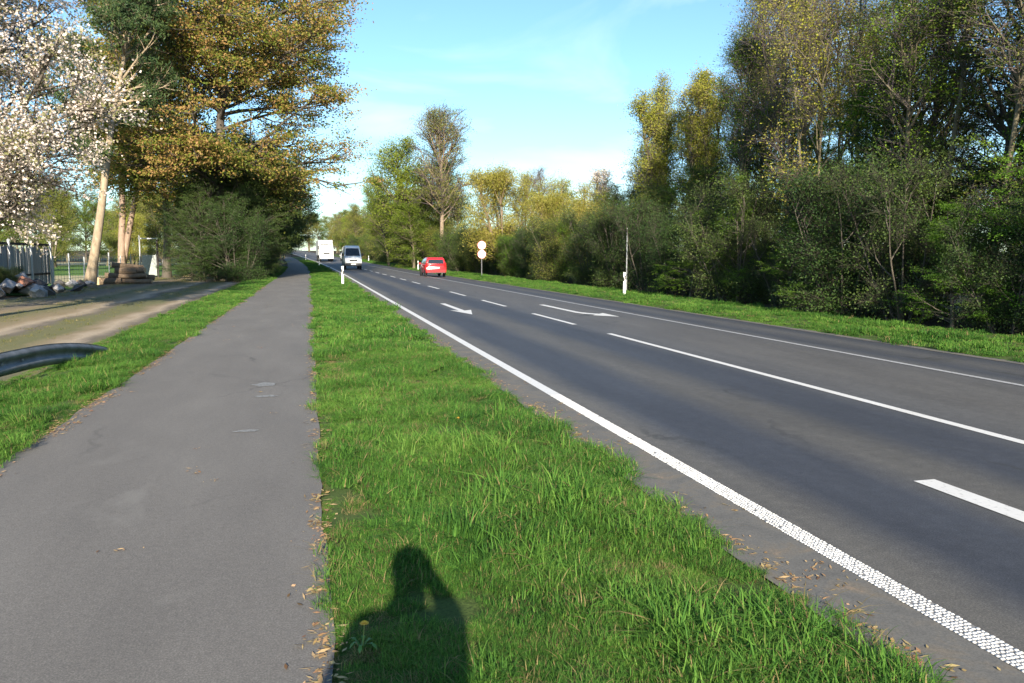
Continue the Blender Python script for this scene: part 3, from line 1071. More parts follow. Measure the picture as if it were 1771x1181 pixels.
def make_tree(seed, H, r0, bark, leafm, twigm=None, stems=1, splay=0.0, lean=(0, 0), clear=0.25, limbs=22, lmax=4.0, shape='round', ang=(1.25, 0.7), up=0.06,
              subs=6, sublen=0.45, twigs=4, twiglen=0.7, leafn=12000, leafs=0.12, sigma=0.18, zsq=0.7, flat=0.5, sprays=0, trunk_wob=0.03, twig_r=0.006, droop=0.0, top=1.0, asp=0.6):
    rng = np.random.default_rng(seed)
    tr, cr = Mesher(), Mesher()
    # stems
    a = rng.uniform(0, 6.28, stems)
    sp = splay * rng.uniform(0.4, 1.0, stems)
    D = np.stack([np.cos(a) * sp + lean[0], np.sin(a) * sp + lean[1], np.ones(stems)], -1)
    P0 = np.stack([np.cos(a) * sp * 0.6, np.sin(a) * sp * 0.6, np.full(stems, -0.25)], -1)
    if stems == 1:
        P0[:, :2] = 0
    Ls = (H * 0.93 * top + 0.25) * rng.uniform(0.8, 1.0, stems) if stems > 1 else np.array([H * 0.93 * top + 0.25])
    st = grow(rng, P0, D, Ls, 10, trunk_wob, 0.02)
    rs = r0 * (1.0 if stems == 1 else rng.uniform(0.6, 1.0, stems)) * np.ones(stems)
    rad = taper(stems, 11, rs, 0.12, 0.8)
    rad[:, 0] *= 1.45
    rad[:, 1] *= 1.05
    tr.add(*tubes(st, rad, 9 if stems == 1 else 6), 0, True)
    # limbs
    par, t, P, D = kids(rng, st, max(1, limbs // stems), clear, 0.98, 0, 1)
    tt = (t - clear) / (1 - clear)
    T = unit(st[par, 10] - st[par, 0])
    az = np.arange(len(par)) * 2.399 + rng.normal(0, 0.5, len(par))
    hv = np.stack([np.cos(az), np.sin(az), np.zeros(len(par))], -1)
    an = (ang[0] * (1 - tt) + ang[1] * tt + rng.normal(0, 0.10, len(par)))[:, None]
    D = np.cos(an) * np.array([0, 0, 1.0]) + np.sin(an) * hv + 0.2 * T
    L = lmax * SHAPES[shape](tt) * rng.uniform(0.76, 1.06, len(par))
    li = grow(rng, P, D, L, 6, 0.10, np.where(tt < 0.5, up - droop, up))
    lr = np.minimum(rs[par] * 0.5, 0.018 * L + 0.012)
    tr.add(*tubes(li, taper(len(par), 7, lr, 0.2), 5), 0, True)
    # branches
    p2, t2, P, D = kids(rng, li, subs, 0.22, 1.0, 0.45, 1.1)
    D[:, 2] = D[:, 2] * (1 - 0.5 * flat) + 0.05
    L2 = np.clip(L[p2] * sublen * (1.15 - 0.6 * t2) * rng.uniform(0.6, 1.2, len(p2)), 0.3, None)
    su = grow(rng, P, D, L2, 4, 0.14, up * 0.8)
    cr.add(*tubes(su, taper(len(p2), 5, np.clip(lr[p2] * 0.4, 0.008, 0.05), 0.25), 4), 0, True)
    # twigs
    tips = [su]
    if twigs:
        p3, t3, P, D = kids(rng, su, twigs, 0.2, 1.0, 0.4, 1.0)
        D[:, 2] = D[:, 2] * (1 - 0.4 * flat) + up
        tw = grow(rng, P, D, twiglen * rng.uniform(0.5, 1.2, len(p3)), 1, 0.15, up)
        cr.add(*tubes(tw, np.repeat((twig_r * np.array([1, 0.35]))[None], len(p3), 0), 3), 0, True)
        tips.append(tw)
    # leaves round the twigs, in clumps
    if leafn:
        src = tips[-1]
        w = rng.gamma(0.9, 1.0, len(src))
        pick = rng.choice(len(src), leafn, p=w / w.sum())
        u = rng.uniform(0.1, 1.08, leafn)
        k = src.shape[1] - 1
        s = np.clip((u * k).astype(int), 0, k - 1)
        f = (u * k - s)[:, None]
        Cn = src[pick, s] * (1 - f) + src[pick, s + 1] * f
        Cn = Cn + rng.normal(0, 1, Cn.shape) * np.array([sigma, sigma, sigma * zsq])
        Cn[:, 2] = np.maximum(Cn[:, 2], 0.02)
        cr.add(*leaves(rng, Cn, leafs, 0.12, asp), 1, False)
    tm = tr.mesh('trunk', [bark])
    cm = cr.mesh('crown', [twigm or bark, leafm])
    return tm, cm, H


M['bark_grey'] = bark_mat('bark_grey_brown', (0.035, 0.028, 0.022), (0.10, 0.082, 0.062), (0.17, 0.145, 0.11))
M['bark_olive'] = bark_mat('bark_olive', (0.06, 0.05, 0.03), (0.15, 0.125, 0.075), (0.24, 0.20, 0.13))
M['bark_pine'] = bark_mat('bark_pine_orange', (0.14, 0.09, 0.06), (0.36, 0.25, 0.18), (0.50, 0.38, 0.29), 7.0, 0.3)
M['bark_pale'] = bark_mat('bark_pale_peeling', (0.12, 0.08, 0.05), (0.37, 0.28, 0.18), (0.52, 0.43, 0.31), 6.0, 0.35)
M['bark_tall'] = bark_mat('bark_tall_tan', (0.12, 0.08, 0.05), (0.30, 0.22, 0.15), (0.42, 0.34, 0.25), 5.0)
M['twig_purple'] = bark_mat('twig_purple_brown', (0.07, 0.055, 0.055), (0.14, 0.108, 0.10), (0.20, 0.16, 0.15), 3.0)
M['twig_dark'] = bark_mat('twig_dark_green_brown', (0.022, 0.022, 0.012), (0.045, 0.043, 0.024), (0.075, 0.068, 0.04), 3.0)
M['twig_yellow'] = bark_mat('twig_yellow', (0.14, 0.11, 0.03), (0.28, 0.22, 0.06), (0.36, 0.30, 0.10), 3.0)

M['leaf_rust'] = leaf_mat('leaf_spring_rust', [(0.11, 0.145, 0.02), (0.19, 0.20, 0.03), (0.25, 0.22, 0.045), (0.31, 0.21, 0.06), (0.35, 0.20, 0.08)], 0.38, 0.4, 0.6, 0.01)
M['leaf_yellow'] = leaf_mat('leaf_yellow_green', [(0.13, 0.16, 0.015), (0.24, 0.25, 0.02), (0.30, 0.27, 0.04)], 0.4, 0.4)
M['leaf_spring'] = leaf_mat('leaf_spring_yellow', [(0.17, 0.20, 0.02), (0.29, 0.30, 0.03), (0.35, 0.33, 0.05), (0.32, 0.27, 0.08)], 0.5, 0.4)
M['leaf_olive'] = leaf_mat('leaf_olive', [(0.075, 0.105, 0.018), (0.13, 0.165, 0.026), (0.20, 0.215, 0.04), (0.22, 0.19, 0.055)], 0.4, 0.35)
M['leaf_green'] = leaf_mat('leaf_green', [(0.065, 0.105, 0.013), (0.115, 0.17, 0.018), (0.19, 0.24, 0.026)], 0.5, 0.35)
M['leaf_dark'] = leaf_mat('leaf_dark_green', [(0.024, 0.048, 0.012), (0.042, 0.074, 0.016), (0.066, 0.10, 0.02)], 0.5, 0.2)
M['leaf_fresh'] = leaf_mat('leaf_fresh_sprays', [(0.035, 0.055, 0.012), (0.06, 0.095, 0.014), (0.12, 0.20, 0.016), (0.16, 0.25, 0.02)], 0.9, 0.35, 0.4)
M['leaf_bright'] = leaf_mat('leaf_bright_spring', [(0.06, 0.12, 0.012), (0.12, 0.22, 0.016), (0.17, 0.28, 0.025)], 0.8, 0.4, 0.4)
M['leaf_willow'] = leaf_mat('leaf_willow_yellow', [(0.17, 0.18, 0.03), (0.26, 0.26, 0.04), (0.31, 0.28, 0.07)], 0.5, 0.35)
M['needles'] = leaf_mat('pine_needles', [(0.022, 0.045, 0.018), (0.04, 0.07, 0.024), (0.07, 0.10, 0.03)], 0.6, 0.15)
M['petal'] = leaf_mat('cherry_petals', [(0.20, 0.20, 0.08), (0.46, 0.38, 0.31), (0.64, 0.55, 0.49), (0.74, 0.65, 0.59)], 1.6, 0.35, 0.7, 0.005)
M['bud'] = leaf_mat('reddish_buds', [(0.16, 0.10, 0.06), (0.24, 0.15, 0.09), (0.22, 0.20, 0.06)], 0.5, 0.3)

PT = {}
PT['big'] = [make_tree(101, 23, 0.36, M['bark_grey'], M['leaf_rust'], limbs=88, lmax=7.2, clear=0.25, shape='column', ang=(1.55, 0.9), up=0.012, subs=13, sublen=0.5, twigs=6, twiglen=1.2,
                       leafn=172000, leafs=0.155, sigma=0.32, zsq=0.32, flat=0.9)]
PT['bigyellow'] = [make_tree(102, 22, 0.28, M['bark_grey'], M['leaf_yellow'], limbs=44, lmax=5.4, clear=0.2, shape='round', ang=(1.35, 0.7), subs=10, twigs=5, twiglen=1.0, leafn=30000, leafs=0.18, sigma=0.28, zsq=0.6, flat=0.7),
                   make_tree(106, 18, 0.16, M['bark_olive'], M['leaf_yellow'], stems=4, splay=0.22, limbs=40, lmax=3.2, clear=0.55, shape='round', ang=(1.1, 0.4), subs=8, twigs=5, twiglen=0.9, leafn=20000, leafs=0.12, sigma=0.26, zsq=0.8, flat=0.4)]
PT['cherry'] = [make_tree(103, 10.4, 0.17, M['bark_grey'], M['petal'], limbs=66, lmax=4.3, clear=0.24, shape='round', ang=(1.3, 0.5), up=0.03, subs=11, sublen=0.5, twigs=10, twiglen=0.7,
                          leafn=105000, leafs=0.068, sigma=0.085, zsq=1.0, flat=0.1, asp=0.9)]
PT['pine'] = [make_tree(104 + i, 17, 0.26, b, M['needles'], limbs=40, lmax=4.0, clear=0.42, shape='umbrella', ang=(1.55, 0.8), up=0.02, subs=9, twigs=6, twiglen=0.5, leafn=27000, leafs=0.21, sigma=0.17, zsq=0.6,
                        flat=0.4, asp=0.28, lean=ln, trunk_wob=0.03) for i, (b, ln) in enumerate(((M['bark_pale'], (0.21, 0.0)), (M['bark_pine'], (-0.04, 0.0)), (M['bark_pine'], (-0.22, 0.05))))]
PT['bare'] = [make_tree(110 + i, 15, 0.12, b, M['bud'], M['twig_purple'], stems=s, splay=0.16, limbs=30, lmax=3.0, clear=0.25, shape='round', ang=(0.75, 0.35), up=0.08, subs=8, sublen=0.5, twigs=7, twiglen=0.85,
                        leafn=lf, leafs=0.08, sigma=0.16, flat=0.1, twig_r=0.0065) for i, (s, lf, b) in enumerate(((1, 1500, M['bark_grey']), (3, 2600, M['bark_olive']), (2, 5200, M['bark_olive'])))]
PT['slender'] = [make_tree(120 + i, 12, 0.085, M['bark_olive'], M['leaf_spring'], M['twig_purple'], stems=s, splay=0.10, limbs=40, lmax=1.7, clear=0.25, shape='column', ang=(0.6, 0.3), up=0.10, subs=8, sublen=0.5, twigs=6,
                           twiglen=0.5, leafn=15000, leafs=0.085, sigma=0.18, flat=0.1) for i, s in enumerate((1, 2, 1))]
PT['leafy'] = [make_tree(130 + i, 11, 0.15, M['bark_olive'], m_, limbs=40, stems=s, splay=0.22, lmax=3.5, clear=0.10, shape='round', ang=(1.35, 0.5), up=0.05, subs=9, twigs=6, twiglen=0.65, leafn=24000, leafs=0.115, sigma=0.24,
                         zsq=0.8, flat=0.4) for i, (s, m_) in enumerate(((1, M['leaf_olive']), (3, M['leaf_olive']), (1, M['leaf_green']), (4, M['leaf_spring'])))]
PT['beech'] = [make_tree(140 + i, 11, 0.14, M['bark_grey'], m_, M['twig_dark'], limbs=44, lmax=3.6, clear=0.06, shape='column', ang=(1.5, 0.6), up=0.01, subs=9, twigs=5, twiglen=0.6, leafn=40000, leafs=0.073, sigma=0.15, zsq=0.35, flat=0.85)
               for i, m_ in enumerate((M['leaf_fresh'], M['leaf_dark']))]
PT['beech'].insert(1, PT['beech'][0])
PT['beech'].append(make_tree(145, 11, 0.12, M['bark_grey'], M['leaf_bright'], M['twig_dark'], limbs=38, lmax=3.8, clear=0.08, shape='cone', ang=(1.5, 0.7), up=0.0, subs=9, twigs=5, twiglen=0.6, leafn=29000, leafs=0.075, sigma=0.12, zsq=0.3, flat=0.9))
PT['arch'] = [make_tree(146, 11, 0.16, M['bark_grey'], M['leaf_dark'], M['twig_dark'], limbs=46, lmax=4.4, clear=0.24, shape='round', ang=(1.45, 0.6), up=0.02, subs=9, twigs=6, twiglen=0.7, leafn=42000, leafs=0.10, sigma=0.22, zsq=0.6, flat=0.6)]
PT['shrub'] = [make_tree(150 + i, 4.2, 0.04, b_, m_, M['twig_dark'], stems=11, splay=0.5, limbs=66, lmax=1.4, clear=0.05, shape='round', ang=(1.2, 0.5), up=0.06, subs=7, twigs=7, twiglen=0.5, leafn=ln_, leafs=0.055, sigma=0.16,
                         zsq=0.8, flat=0.4, twig_r=0.005) for i, (m_, ln_, b_) in enumerate(((M['leaf_dark'], 30000, M['bark_grey']), (M['leaf_fresh'], 30000, M['bark_olive']), (M['leaf_olive'], 26000, M['bark_olive']), (M['leaf_dark'], 17000, M['bark_grey'])))]
PT['slim'] = [make_tree(190 + i, 14, 0.085, b_, m_, M['twig_purple'], stems=st_, splay=0.12, limbs=38, lmax=1.9, clear=0.2, shape='round', ang=(0.85, 0.35), up=0.08, subs=7, sublen=0.5, twigs=6, twiglen=0.7, leafn=ln_, leafs=0.065,
                        sigma=0.18, flat=0.3, twig_r=0.005) for i, (st_, m_, ln_, b_) in enumerate(((1, M['leaf_olive'], 9000, M['bark_olive']), (2, M['leaf_spring'], 9000, M['bark_olive']), (2, M['leaf_yellow'], 4500, M['bark_grey']), (1, M['leaf_fresh'], 14000, M['bark_olive'])))]
PT['willow'] = [make_tree(160 + i, 8.5, 0.10, M['bark_tall'], M['leaf_willow'], M['twig_yellow'], stems=s, splay=0.42, limbs=60, lmax=2.9, clear=0.12, shape='round', ang=(1.05, 0.35), up=0.08, subs=9, sublen=0.5, twigs=6,
                          twiglen=0.75, leafn=28000, leafs=0.10, sigma=0.24, flat=0.1) for i, s in enumerate((5, 7))]
PT['tall'] = [make_tree(170, 17, 0.30, M['bark_tall'], M['leaf_olive'], M['twig_purple'], limbs=52, lmax=5.8, clear=0.33, shape='round', ang=(1.1, 0.4), up=0.06, subs=11, twigs=7, twiglen=1.0, leafn=20000, leafs=0.13, sigma=0.3,
                        flat=0.3, twig_r=0.011)]
PT['blossom'] = [make_tree(180, 7.5, 0.10, M['bark_grey'], M['petal'], M['twig_purple'], stems=3, splay=0.3, limbs=36, lmax=2.3, clear=0.2, ang=(1.0, 0.4), up=0.08, subs=7, twigs=6, twiglen=0.5, leafn=9000, leafs=0.085, sigma=0.12, flat=0.1)]


def plant(name, kind, var, X, Y, H, label, cat='tree', group=None, rz=0.0, wide=1.0, wx=None, z=None):
    tm, cm, h0 = PT[kind][var]
    s = H / h0
    zz = float(rise(Y)) - 0.19 if z is None else z
    e = empty(name, (float(X + bend(Y)), Y, zz), rz)
    w = s * wide
    e.scale = (w if wx is None else s * wx, w, s)
    tag(e, label, cat, group)
    link('trunk' if cat == 'tree' else 'stems', tm, e)
    link('crown', cm, e)
    return e


# ---- left of the path
plant('rust_leaved_tree', 'big', 0, -6.0, 59, 24.5, 'huge tree in rusty orange young leaf overhanging the path', rz=0.6, wide=1.14)
plant('yellow_green_tree', 'bigyellow', 0, -10.9, 67, 22.5, 'tall yellow-green tree just behind the rusty orange tree', rz=1.0)
plant('cherry_tree', 'cherry', 0, -8.9, 25.5, 11.0, 'cherry tree covered in white blossom beside the dirt track', rz=0.3, wide=1.1)
plant('cherry_tree', 'cherry', 0, -13.2, 29.0, 10.0, 'second white blossoming cherry tree, partly beyond the picture edge', rz=2.3, wide=1.05)
plant('pine_tree', 'pine', 0, -12.45, 50.5, 18, 'pine with a leaning pale trunk standing by the log heap', rz=0.15)
plant('pine_tree', 'pine', 1, -13.9, 66, 18.5, 'pine with straight pinkish trunk behind the log heap', rz=0.4)
plant('pine_tree', 'pine', 2, -14.1, 66.4, 17.0, 'pine with slanting trunk touching the straight pink one', rz=3.0)
plant('yellow_bush', 'leafy', 3, -16.9, 86, 6.2, 'bright yellow-green bush beyond the wire fence', 'bush', rz=1.2, wide=0.9)
rngp = random.Random(11)
for i, (X, Y, H, k, v) in enumerate([(-27, 96, 9, 'leafy', 1), (-32, 84, 8, 'leafy', 0), (-38, 100, 11, 'leafy', 1), (-23, 112, 9, 'leafy', 0), (-46, 96, 10, 'leafy', 0), (-30, 70, 6, 'leafy', 1), (-24.5, 62, 5, 'shrub', 2)]):
    plant('meadow_tree', k, v, X, Y, H, '%s meadow tree glimpsed behind the white blossom' % ('olive', 'smallish olive', 'tallest', 'farthest', 'high', 'low', 'lowest bushy')[i], group='trees at the back of the meadow', rz=rngp.uniform(0, 6), wide=1.1)
for i in range(18):
    X, Y = -20 - i * 3.6 + rngp.uniform(-1, 1), 158 + rngp.uniform(0, 14)
    plant('distant_tree', ('leafy', 'beech')[i % 2], (2, 2)[i % 2], X, Y, rngp.uniform(10, 13.5), 'dark tree of the distant wood across the meadow, %s from its road end' % ORD[i], group='distant wood across the meadow', rz=rngp.uniform(0, 6), wide=1.25)

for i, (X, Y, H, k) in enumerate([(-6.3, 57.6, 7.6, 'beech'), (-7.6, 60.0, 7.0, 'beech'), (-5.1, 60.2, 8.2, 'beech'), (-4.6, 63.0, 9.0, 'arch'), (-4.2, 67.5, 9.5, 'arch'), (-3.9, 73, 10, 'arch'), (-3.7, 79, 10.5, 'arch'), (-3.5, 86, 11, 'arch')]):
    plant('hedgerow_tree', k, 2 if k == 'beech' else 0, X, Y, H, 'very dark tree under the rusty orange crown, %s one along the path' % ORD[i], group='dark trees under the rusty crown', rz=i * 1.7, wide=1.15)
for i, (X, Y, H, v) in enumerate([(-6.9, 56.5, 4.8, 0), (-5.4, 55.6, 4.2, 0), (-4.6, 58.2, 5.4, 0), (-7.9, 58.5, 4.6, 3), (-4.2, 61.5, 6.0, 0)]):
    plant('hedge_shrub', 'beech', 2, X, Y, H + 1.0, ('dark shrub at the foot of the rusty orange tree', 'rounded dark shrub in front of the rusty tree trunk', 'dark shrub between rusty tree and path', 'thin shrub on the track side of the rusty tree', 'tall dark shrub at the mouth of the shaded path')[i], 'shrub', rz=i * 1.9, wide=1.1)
# ---- the dark hedgerow that roofs the path
for i in range(16):
    Y = 56 + i * 3.2 + rngp.uniform(-0.6, 0.6)
    X = -4.9 + rngp.uniform(-0.5, 0.4)
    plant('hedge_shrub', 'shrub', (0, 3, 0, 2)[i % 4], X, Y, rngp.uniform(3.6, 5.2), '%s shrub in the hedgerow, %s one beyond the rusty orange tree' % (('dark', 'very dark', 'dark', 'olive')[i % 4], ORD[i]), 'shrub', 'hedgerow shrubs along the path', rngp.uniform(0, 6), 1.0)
for i in range(14):
    Y = 63 + i * 7.5 + rngp.uniform(-1, 1)
    X = -5.2 + rngp.uniform(-0.7, 0.7)
    plant('hedgerow_tree', ('arch', 'leafy', 'arch')[i % 3], (0, 2, 0)[i % 3], X, Y, rngp.uniform(9, 12), 'dense tree arching over the shaded path, %s in its row' % ORD[i], group='trees arching over the path', rz=rngp.uniform(0, 6), wide=rngp.uniform(1.15, 1.35))
for i in range(7):
    Y = 75 + i * 9 + rngp.uniform(-1, 1)
    plant('hedgerow_tree', 'leafy', (0, 2)[i % 2], -9 + rngp.uniform(-1, 1), Y, rngp.uniform(9, 12), 'olive tree in the back row of the hedgerow', group='back row of the hedgerow', rz=rngp.uniform(0, 6), wide=1.2)
for i in range(8):
    Y = 110 + i * 14 + rngp.uniform(-2, 2)
    plant('roadside_tree', 'leafy', (2, 0, 1)[i % 3], -2.2 + rngp.uniform(-0.6, 0.3), Y + 60, rngp.uniform(9, 12), 'far tree on the left of the road bend', group='far trees along the left of the bend', rz=rngp.uniform(0, 6), wide=1.1)

# ---- right of the road: singled out trees
plant('tall_bare_tree', 'tall', 0, 15.9, 95, 17.6, 'tall thin-leaved tree with bare tan trunk behind the red car', rz=0.7)
plant('green_tree', 'leafy', 2, 13.6, 104, 15.8, 'round green tree next to the tall tan trunk', rz=2.0, wide=1.2)
plant('green_tree', 'leafy', 2, 11.9, 118, 12.5, 'lower green tree at the edge of the wood, farther than the tall trunk', rz=1.0, wide=1.0)
for i, (X, Y, H, t_) in enumerate([(12.7, 99, 8.0, 'leafy low tree between marker post and tall tan trunk'), (14.6, 103, 9.5, 'dense low tree behind the tall tan trunk'), (17.6, 97, 9.0, 'low tree just right of the tall tan trunk')]):
    plant('low_tree', ('leafy', 'beech', 'leafy')[i], (2, 0, 0)[i], X, Y, H, t_, rz=i * 2.1, wide=1.4)
plant('willow_tree', 'willow', 0, 16.9, 69.0, 9.6, 'yellow many-stemmed willow standing behind the round road signs', rz=0.0, wide=1.2)
plant('willow_tree', 'willow', 1, 20.2, 68, 8.6, 'ochre willow to the right of the yellow one', rz=1.1, wide=1.0)
plant('bare_tree', 'bare', 2, 21.0, 80, 12.2, 'bare purple-twigged tree behind the yellow willow', rz=0.2, wide=1.3)
plant('bare_tree', 'bare', 1, 23.0, 75, 10.4, 'lower bare purple-twigged tree behind the ochre willow', rz=1.7, wide=1.3)
plant('blossom_bush', 'blossom', 0, 21.2, 57, 8.0, 'thinly blossoming white bush among the willows', 'bush', rz=0.4)
plant('blossom_bush', 'blossom', 0, 21.9, 51.5, 8.3, 'white blossoming bush below the slender yellow-green trees', 'bush', rz=2.2)
plant('slender_tree', 'slender', 0, 20.6, 46, 12.3, 'slender yellow-green tree, the one closest to open sky', rz=0.2)
plant('slender_tree', 'slender', 1, 20.8, 42, 12.4, 'slender tree with the brightest yellow top', rz=1.4)
plant('slender_tree', 'slender', 2, 22.4, 42.5, 11.9, 'slender yellow-green tree beside the tall bare trees', rz=2.8)
plant('bare_tree', 'bare', 0, 22.6, 38.5, 16.5, 'tall bare reddish tree rising above the wood edge', rz=0.5, wide=1.1)
plant('bare_tree', 'bare', 1, 23.6, 36.0, 17.5, 'tallest bare tree with several stems in the wood', rz=2.5, wide=1.1)
plant('bare_tree', 'bare', 2, 23.0, 32.5, 16.5, 'bare budding tree beside the yellow-green crown', rz=4.1, wide=1.1)
plant('yellow_green_tree', 'bigyellow', 1, 29.0, 36.0, 17.5, 'high yellow-green tree crown above the dark wood', rz=3.0, wide=1.0)
plant('beech_tree', 'beech', 1, 19.2, 19.0, 9.6, 'dark tree with drooping fresh green sprays close to the road', rz=1.0, wide=1.05)
plant('beech_tree', 'beech', 3, 15.9, 27.6, 5.0, 'young beech with bright fresh green sprays at the wood edge', rz=0.4, wide=0.85)

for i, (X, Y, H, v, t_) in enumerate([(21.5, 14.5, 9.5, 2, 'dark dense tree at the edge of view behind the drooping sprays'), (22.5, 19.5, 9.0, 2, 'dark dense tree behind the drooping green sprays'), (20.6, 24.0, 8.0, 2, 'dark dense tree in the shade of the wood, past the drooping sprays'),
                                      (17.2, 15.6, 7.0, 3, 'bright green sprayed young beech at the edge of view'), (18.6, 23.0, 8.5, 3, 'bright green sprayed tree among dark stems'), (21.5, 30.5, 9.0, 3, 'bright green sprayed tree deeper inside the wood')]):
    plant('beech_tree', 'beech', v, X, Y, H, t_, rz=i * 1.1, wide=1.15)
for i, (X, Y, H, v, t_) in enumerate([(17.0, 13.5, 10.5, 3, 'leafy slim tree at the edge of view, standing before the shrubs'), (16.8, 17.0, 11.5, 0, 'olive slim tree standing out before the drooping sprays'), (17.2, 20.5, 12.0, 3, 'leafy slim tree just past the drooping sprays'),
                                      (16.9, 24.0, 12.5, 1, 'yellowish slim tree above the bright young beech'), (17.4, 30.5, 11.5, 3, 'leafy slim tree past the bright young beech')]):
    plant('slim_tree', 'slim', v, X, Y, H, t_, rz=i * 1.3, wide=1.35)
for i, (X, Y, H, v, t_) in enumerate([(19.6, 44.0, 11.2, 2, 'slender yellow-green tree between the two tallest slender ones'), (21.4, 46.5, 10.6, 0, 'slender pale tree just behind the tallest slender ones'), (21.0, 39.8, 11.6, 1, 'slender yellowish tree touching the bare stand'), (22.9, 45.0, 11.0, 2, 'slender tree deepest in the slender clump')]):
    plant('slender_tree', 'slender', v, X, Y, H, t_, rz=i * 1.9 + 0.5, wide=1.25)
for i, (X, Y, H, t_) in enumerate([(15.4, 22.4, 3.6, 'low bright green spray of beech against the dark wood edge'), (15.5, 30.8, 3.8, 'low bright green beech just before the thin pole'), (15.2, 16.2, 3.2, 'low bright green beech spray toward the edge of view')]):
    plant('young_beech', 'beech', 3, X, Y, H, t_, rz=i * 2.2, wide=1.35)
# ---- the mass of the wood
rngw = random.Random(21)
for i in range(27):
    Y = 9 + i * 3.1 + rngw.uniform(-0.8, 0.8)
    X = 15.6 + 0.02 * max(0, Y - 20) + rngw.uniform(0.0, 1.0)
    H = rngw.uniform(3.2, 4.8)
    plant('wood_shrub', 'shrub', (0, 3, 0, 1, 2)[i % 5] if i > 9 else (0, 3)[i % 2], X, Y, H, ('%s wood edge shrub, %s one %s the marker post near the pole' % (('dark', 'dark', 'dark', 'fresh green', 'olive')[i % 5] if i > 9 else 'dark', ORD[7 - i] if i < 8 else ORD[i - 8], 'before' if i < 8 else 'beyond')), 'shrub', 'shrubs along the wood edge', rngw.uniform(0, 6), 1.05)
def stand_height(X, Y):            # the stand is tall close by and gives way to lower scrub farther on
    q = X / max(Y, 1.0)
    return 6.6 if q < 0.43 else (11.0 if q < 0.53 else 15.0)


for i in range(18):
    Y = 5 + i * 3.4 + rngw.uniform(-0.8, 0.8)
    X = 18.2 + rngw.uniform(0.0, 1.6) + (1.5 if Y > 45 else 0)
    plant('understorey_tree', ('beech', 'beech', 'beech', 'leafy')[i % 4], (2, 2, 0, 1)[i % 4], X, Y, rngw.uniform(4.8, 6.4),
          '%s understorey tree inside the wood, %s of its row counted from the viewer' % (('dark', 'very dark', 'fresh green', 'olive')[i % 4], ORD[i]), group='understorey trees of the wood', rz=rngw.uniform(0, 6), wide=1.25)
for i in range(13):
    Y = 8.5 + i * 1.8 + rngw.uniform(-0.7, 0.7)
    X = 17.2 + rngw.uniform(0.0, 2.6)
    plant('slim_tree', 'slim', (0, 2, 3, 1, 0, 2)[i % 6], X, Y, stand_height(X, Y) * rngw.uniform(0.85, 1.0),
          '%s slim tree in the front row of the wood, %s counted from the viewer' % (('olive', 'bare', 'fresh green', 'yellowish', 'olive', 'bare')[i % 6], ORD[i]), group='front row of the wood', rz=rngw.uniform(0, 6), wide=1.1)
for i in range(13):
    Y = 8 + i * 4.4 + rngw.uniform(-1, 1)
    X = 20.5 + rngw.uniform(0, 6)
    plant('wood_tree', ('bare', 'slim', 'bare', 'slim')[i % 4], (0, 2, 2, 0)[i % 4], X, Y, stand_height(X, Y) * rngw.uniform(0.9, 1.1),
          '%s tree in the second row of the wood, %s counted from the viewer' % (('bare', 'twiggy', 'budding', 'olive')[i % 4], ORD[i]), group='second row of the wood', rz=rngw.uniform(0, 6), wide=1.15)
for i in range(8):
    Y = 12 + i * 8.5 + rngw.uniform(-1, 1)
    X = 29 + rngw.uniform(0, 6)
    H = rngw.uniform(5.5, 7.0)
    plant('wood_tree', 'leafy', (1, 0)[i % 2], X, Y, H, 'olive tree deep inside the wood, %s counted from the viewer' % ORD[i], group='back row of the wood', rz=rngw.uniform(0, 6), wide=1.3)
for i in range(22):
    Y = 78 + i * 7 + rngw.uniform(-2, 2)
    X = 15.6 + rngw.uniform(-0.5, 1.5)
    plant('roadside_shrub', 'shrub', (2, 0, 1)[i % 3], X, Y, rngw.uniform(3.8, 5.5), '%s shrub at the far wood edge, %s one beyond the round signs' % (('olive', 'dark', 'fresh green')[i % 3], ORD[i]), 'shrub', 'far shrubs along the road', rngw.uniform(0, 6), 1.2)
for i in range(26):
    Y = 108 + i * 7 + rngw.uniform(-2, 2)
    X = 17.5 + rngw.uniform(-1.5, 5)
    plant('roadside_tree', ('leafy', 'leafy', 'bare', 'leafy')[i % 4], (2, 1, 1, 0)[i % 4], X, Y, rngw.uniform(10, 14), 'far roadside tree right of the road, %s one beyond the tall tan trunk' % ORD[i], group='far trees along the right of the road', rz=rngw.uniform(0, 6), wide=1.1)
for i, (X, Y, H) in enumerate([(24.5, 47, 9.6), (27.0, 50, 9.8), (23.5, 52.5, 8.4), (26.5, 44, 11.0)]):
    plant('bare_tree', 'bare', i % 3, X, Y, H, 'thin bare tree behind the slender yellow-green trees, %s from the viewer' % ('second', 'third', 'last', 'first')[i], group='bare trees behind the slender ones', rz=i * 1.3, wide=1.3)
for i, (X, Y, H) in enumerate([(18.2, 57.5, 6.6), (19.2, 52, 6.4), (17.6, 48, 5.2)]):
    plant('willow_bush', 'willow', i % 2, X, Y, H, ('ochre willow bush with pale stems next to the willows', 'ochre willow bush with pale stems below the white blossom', 'lowest ochre willow bush, near the thin pole')[i], 'bush', rz=i * 2.0, wide=1.15)
for i in range(12):
    plant('distant_tree', 'leafy', (2, 0, 1)[i % 3], -26 + i * 5.2 - float(bend(300)), 300 + rngw.uniform(0, 30), rngw.uniform(11, 15), 'pale distant tree closing the view along the road', group='trees closing the view', rz=rngw.uniform(0, 6), wide=1.3)
for i in range(10):
    plant('meadow_tree', 'leafy', (1, 0, 2)[i % 3], -19 - i * 4.2, 122 + rngw.uniform(-8, 12), rngw.uniform(7, 11), 'leafy tree on the far side of the meadow, %s from its road end' % ORD[i], group='far side of the meadow', rz=rngw.uniform(0, 6), wide=1.3)
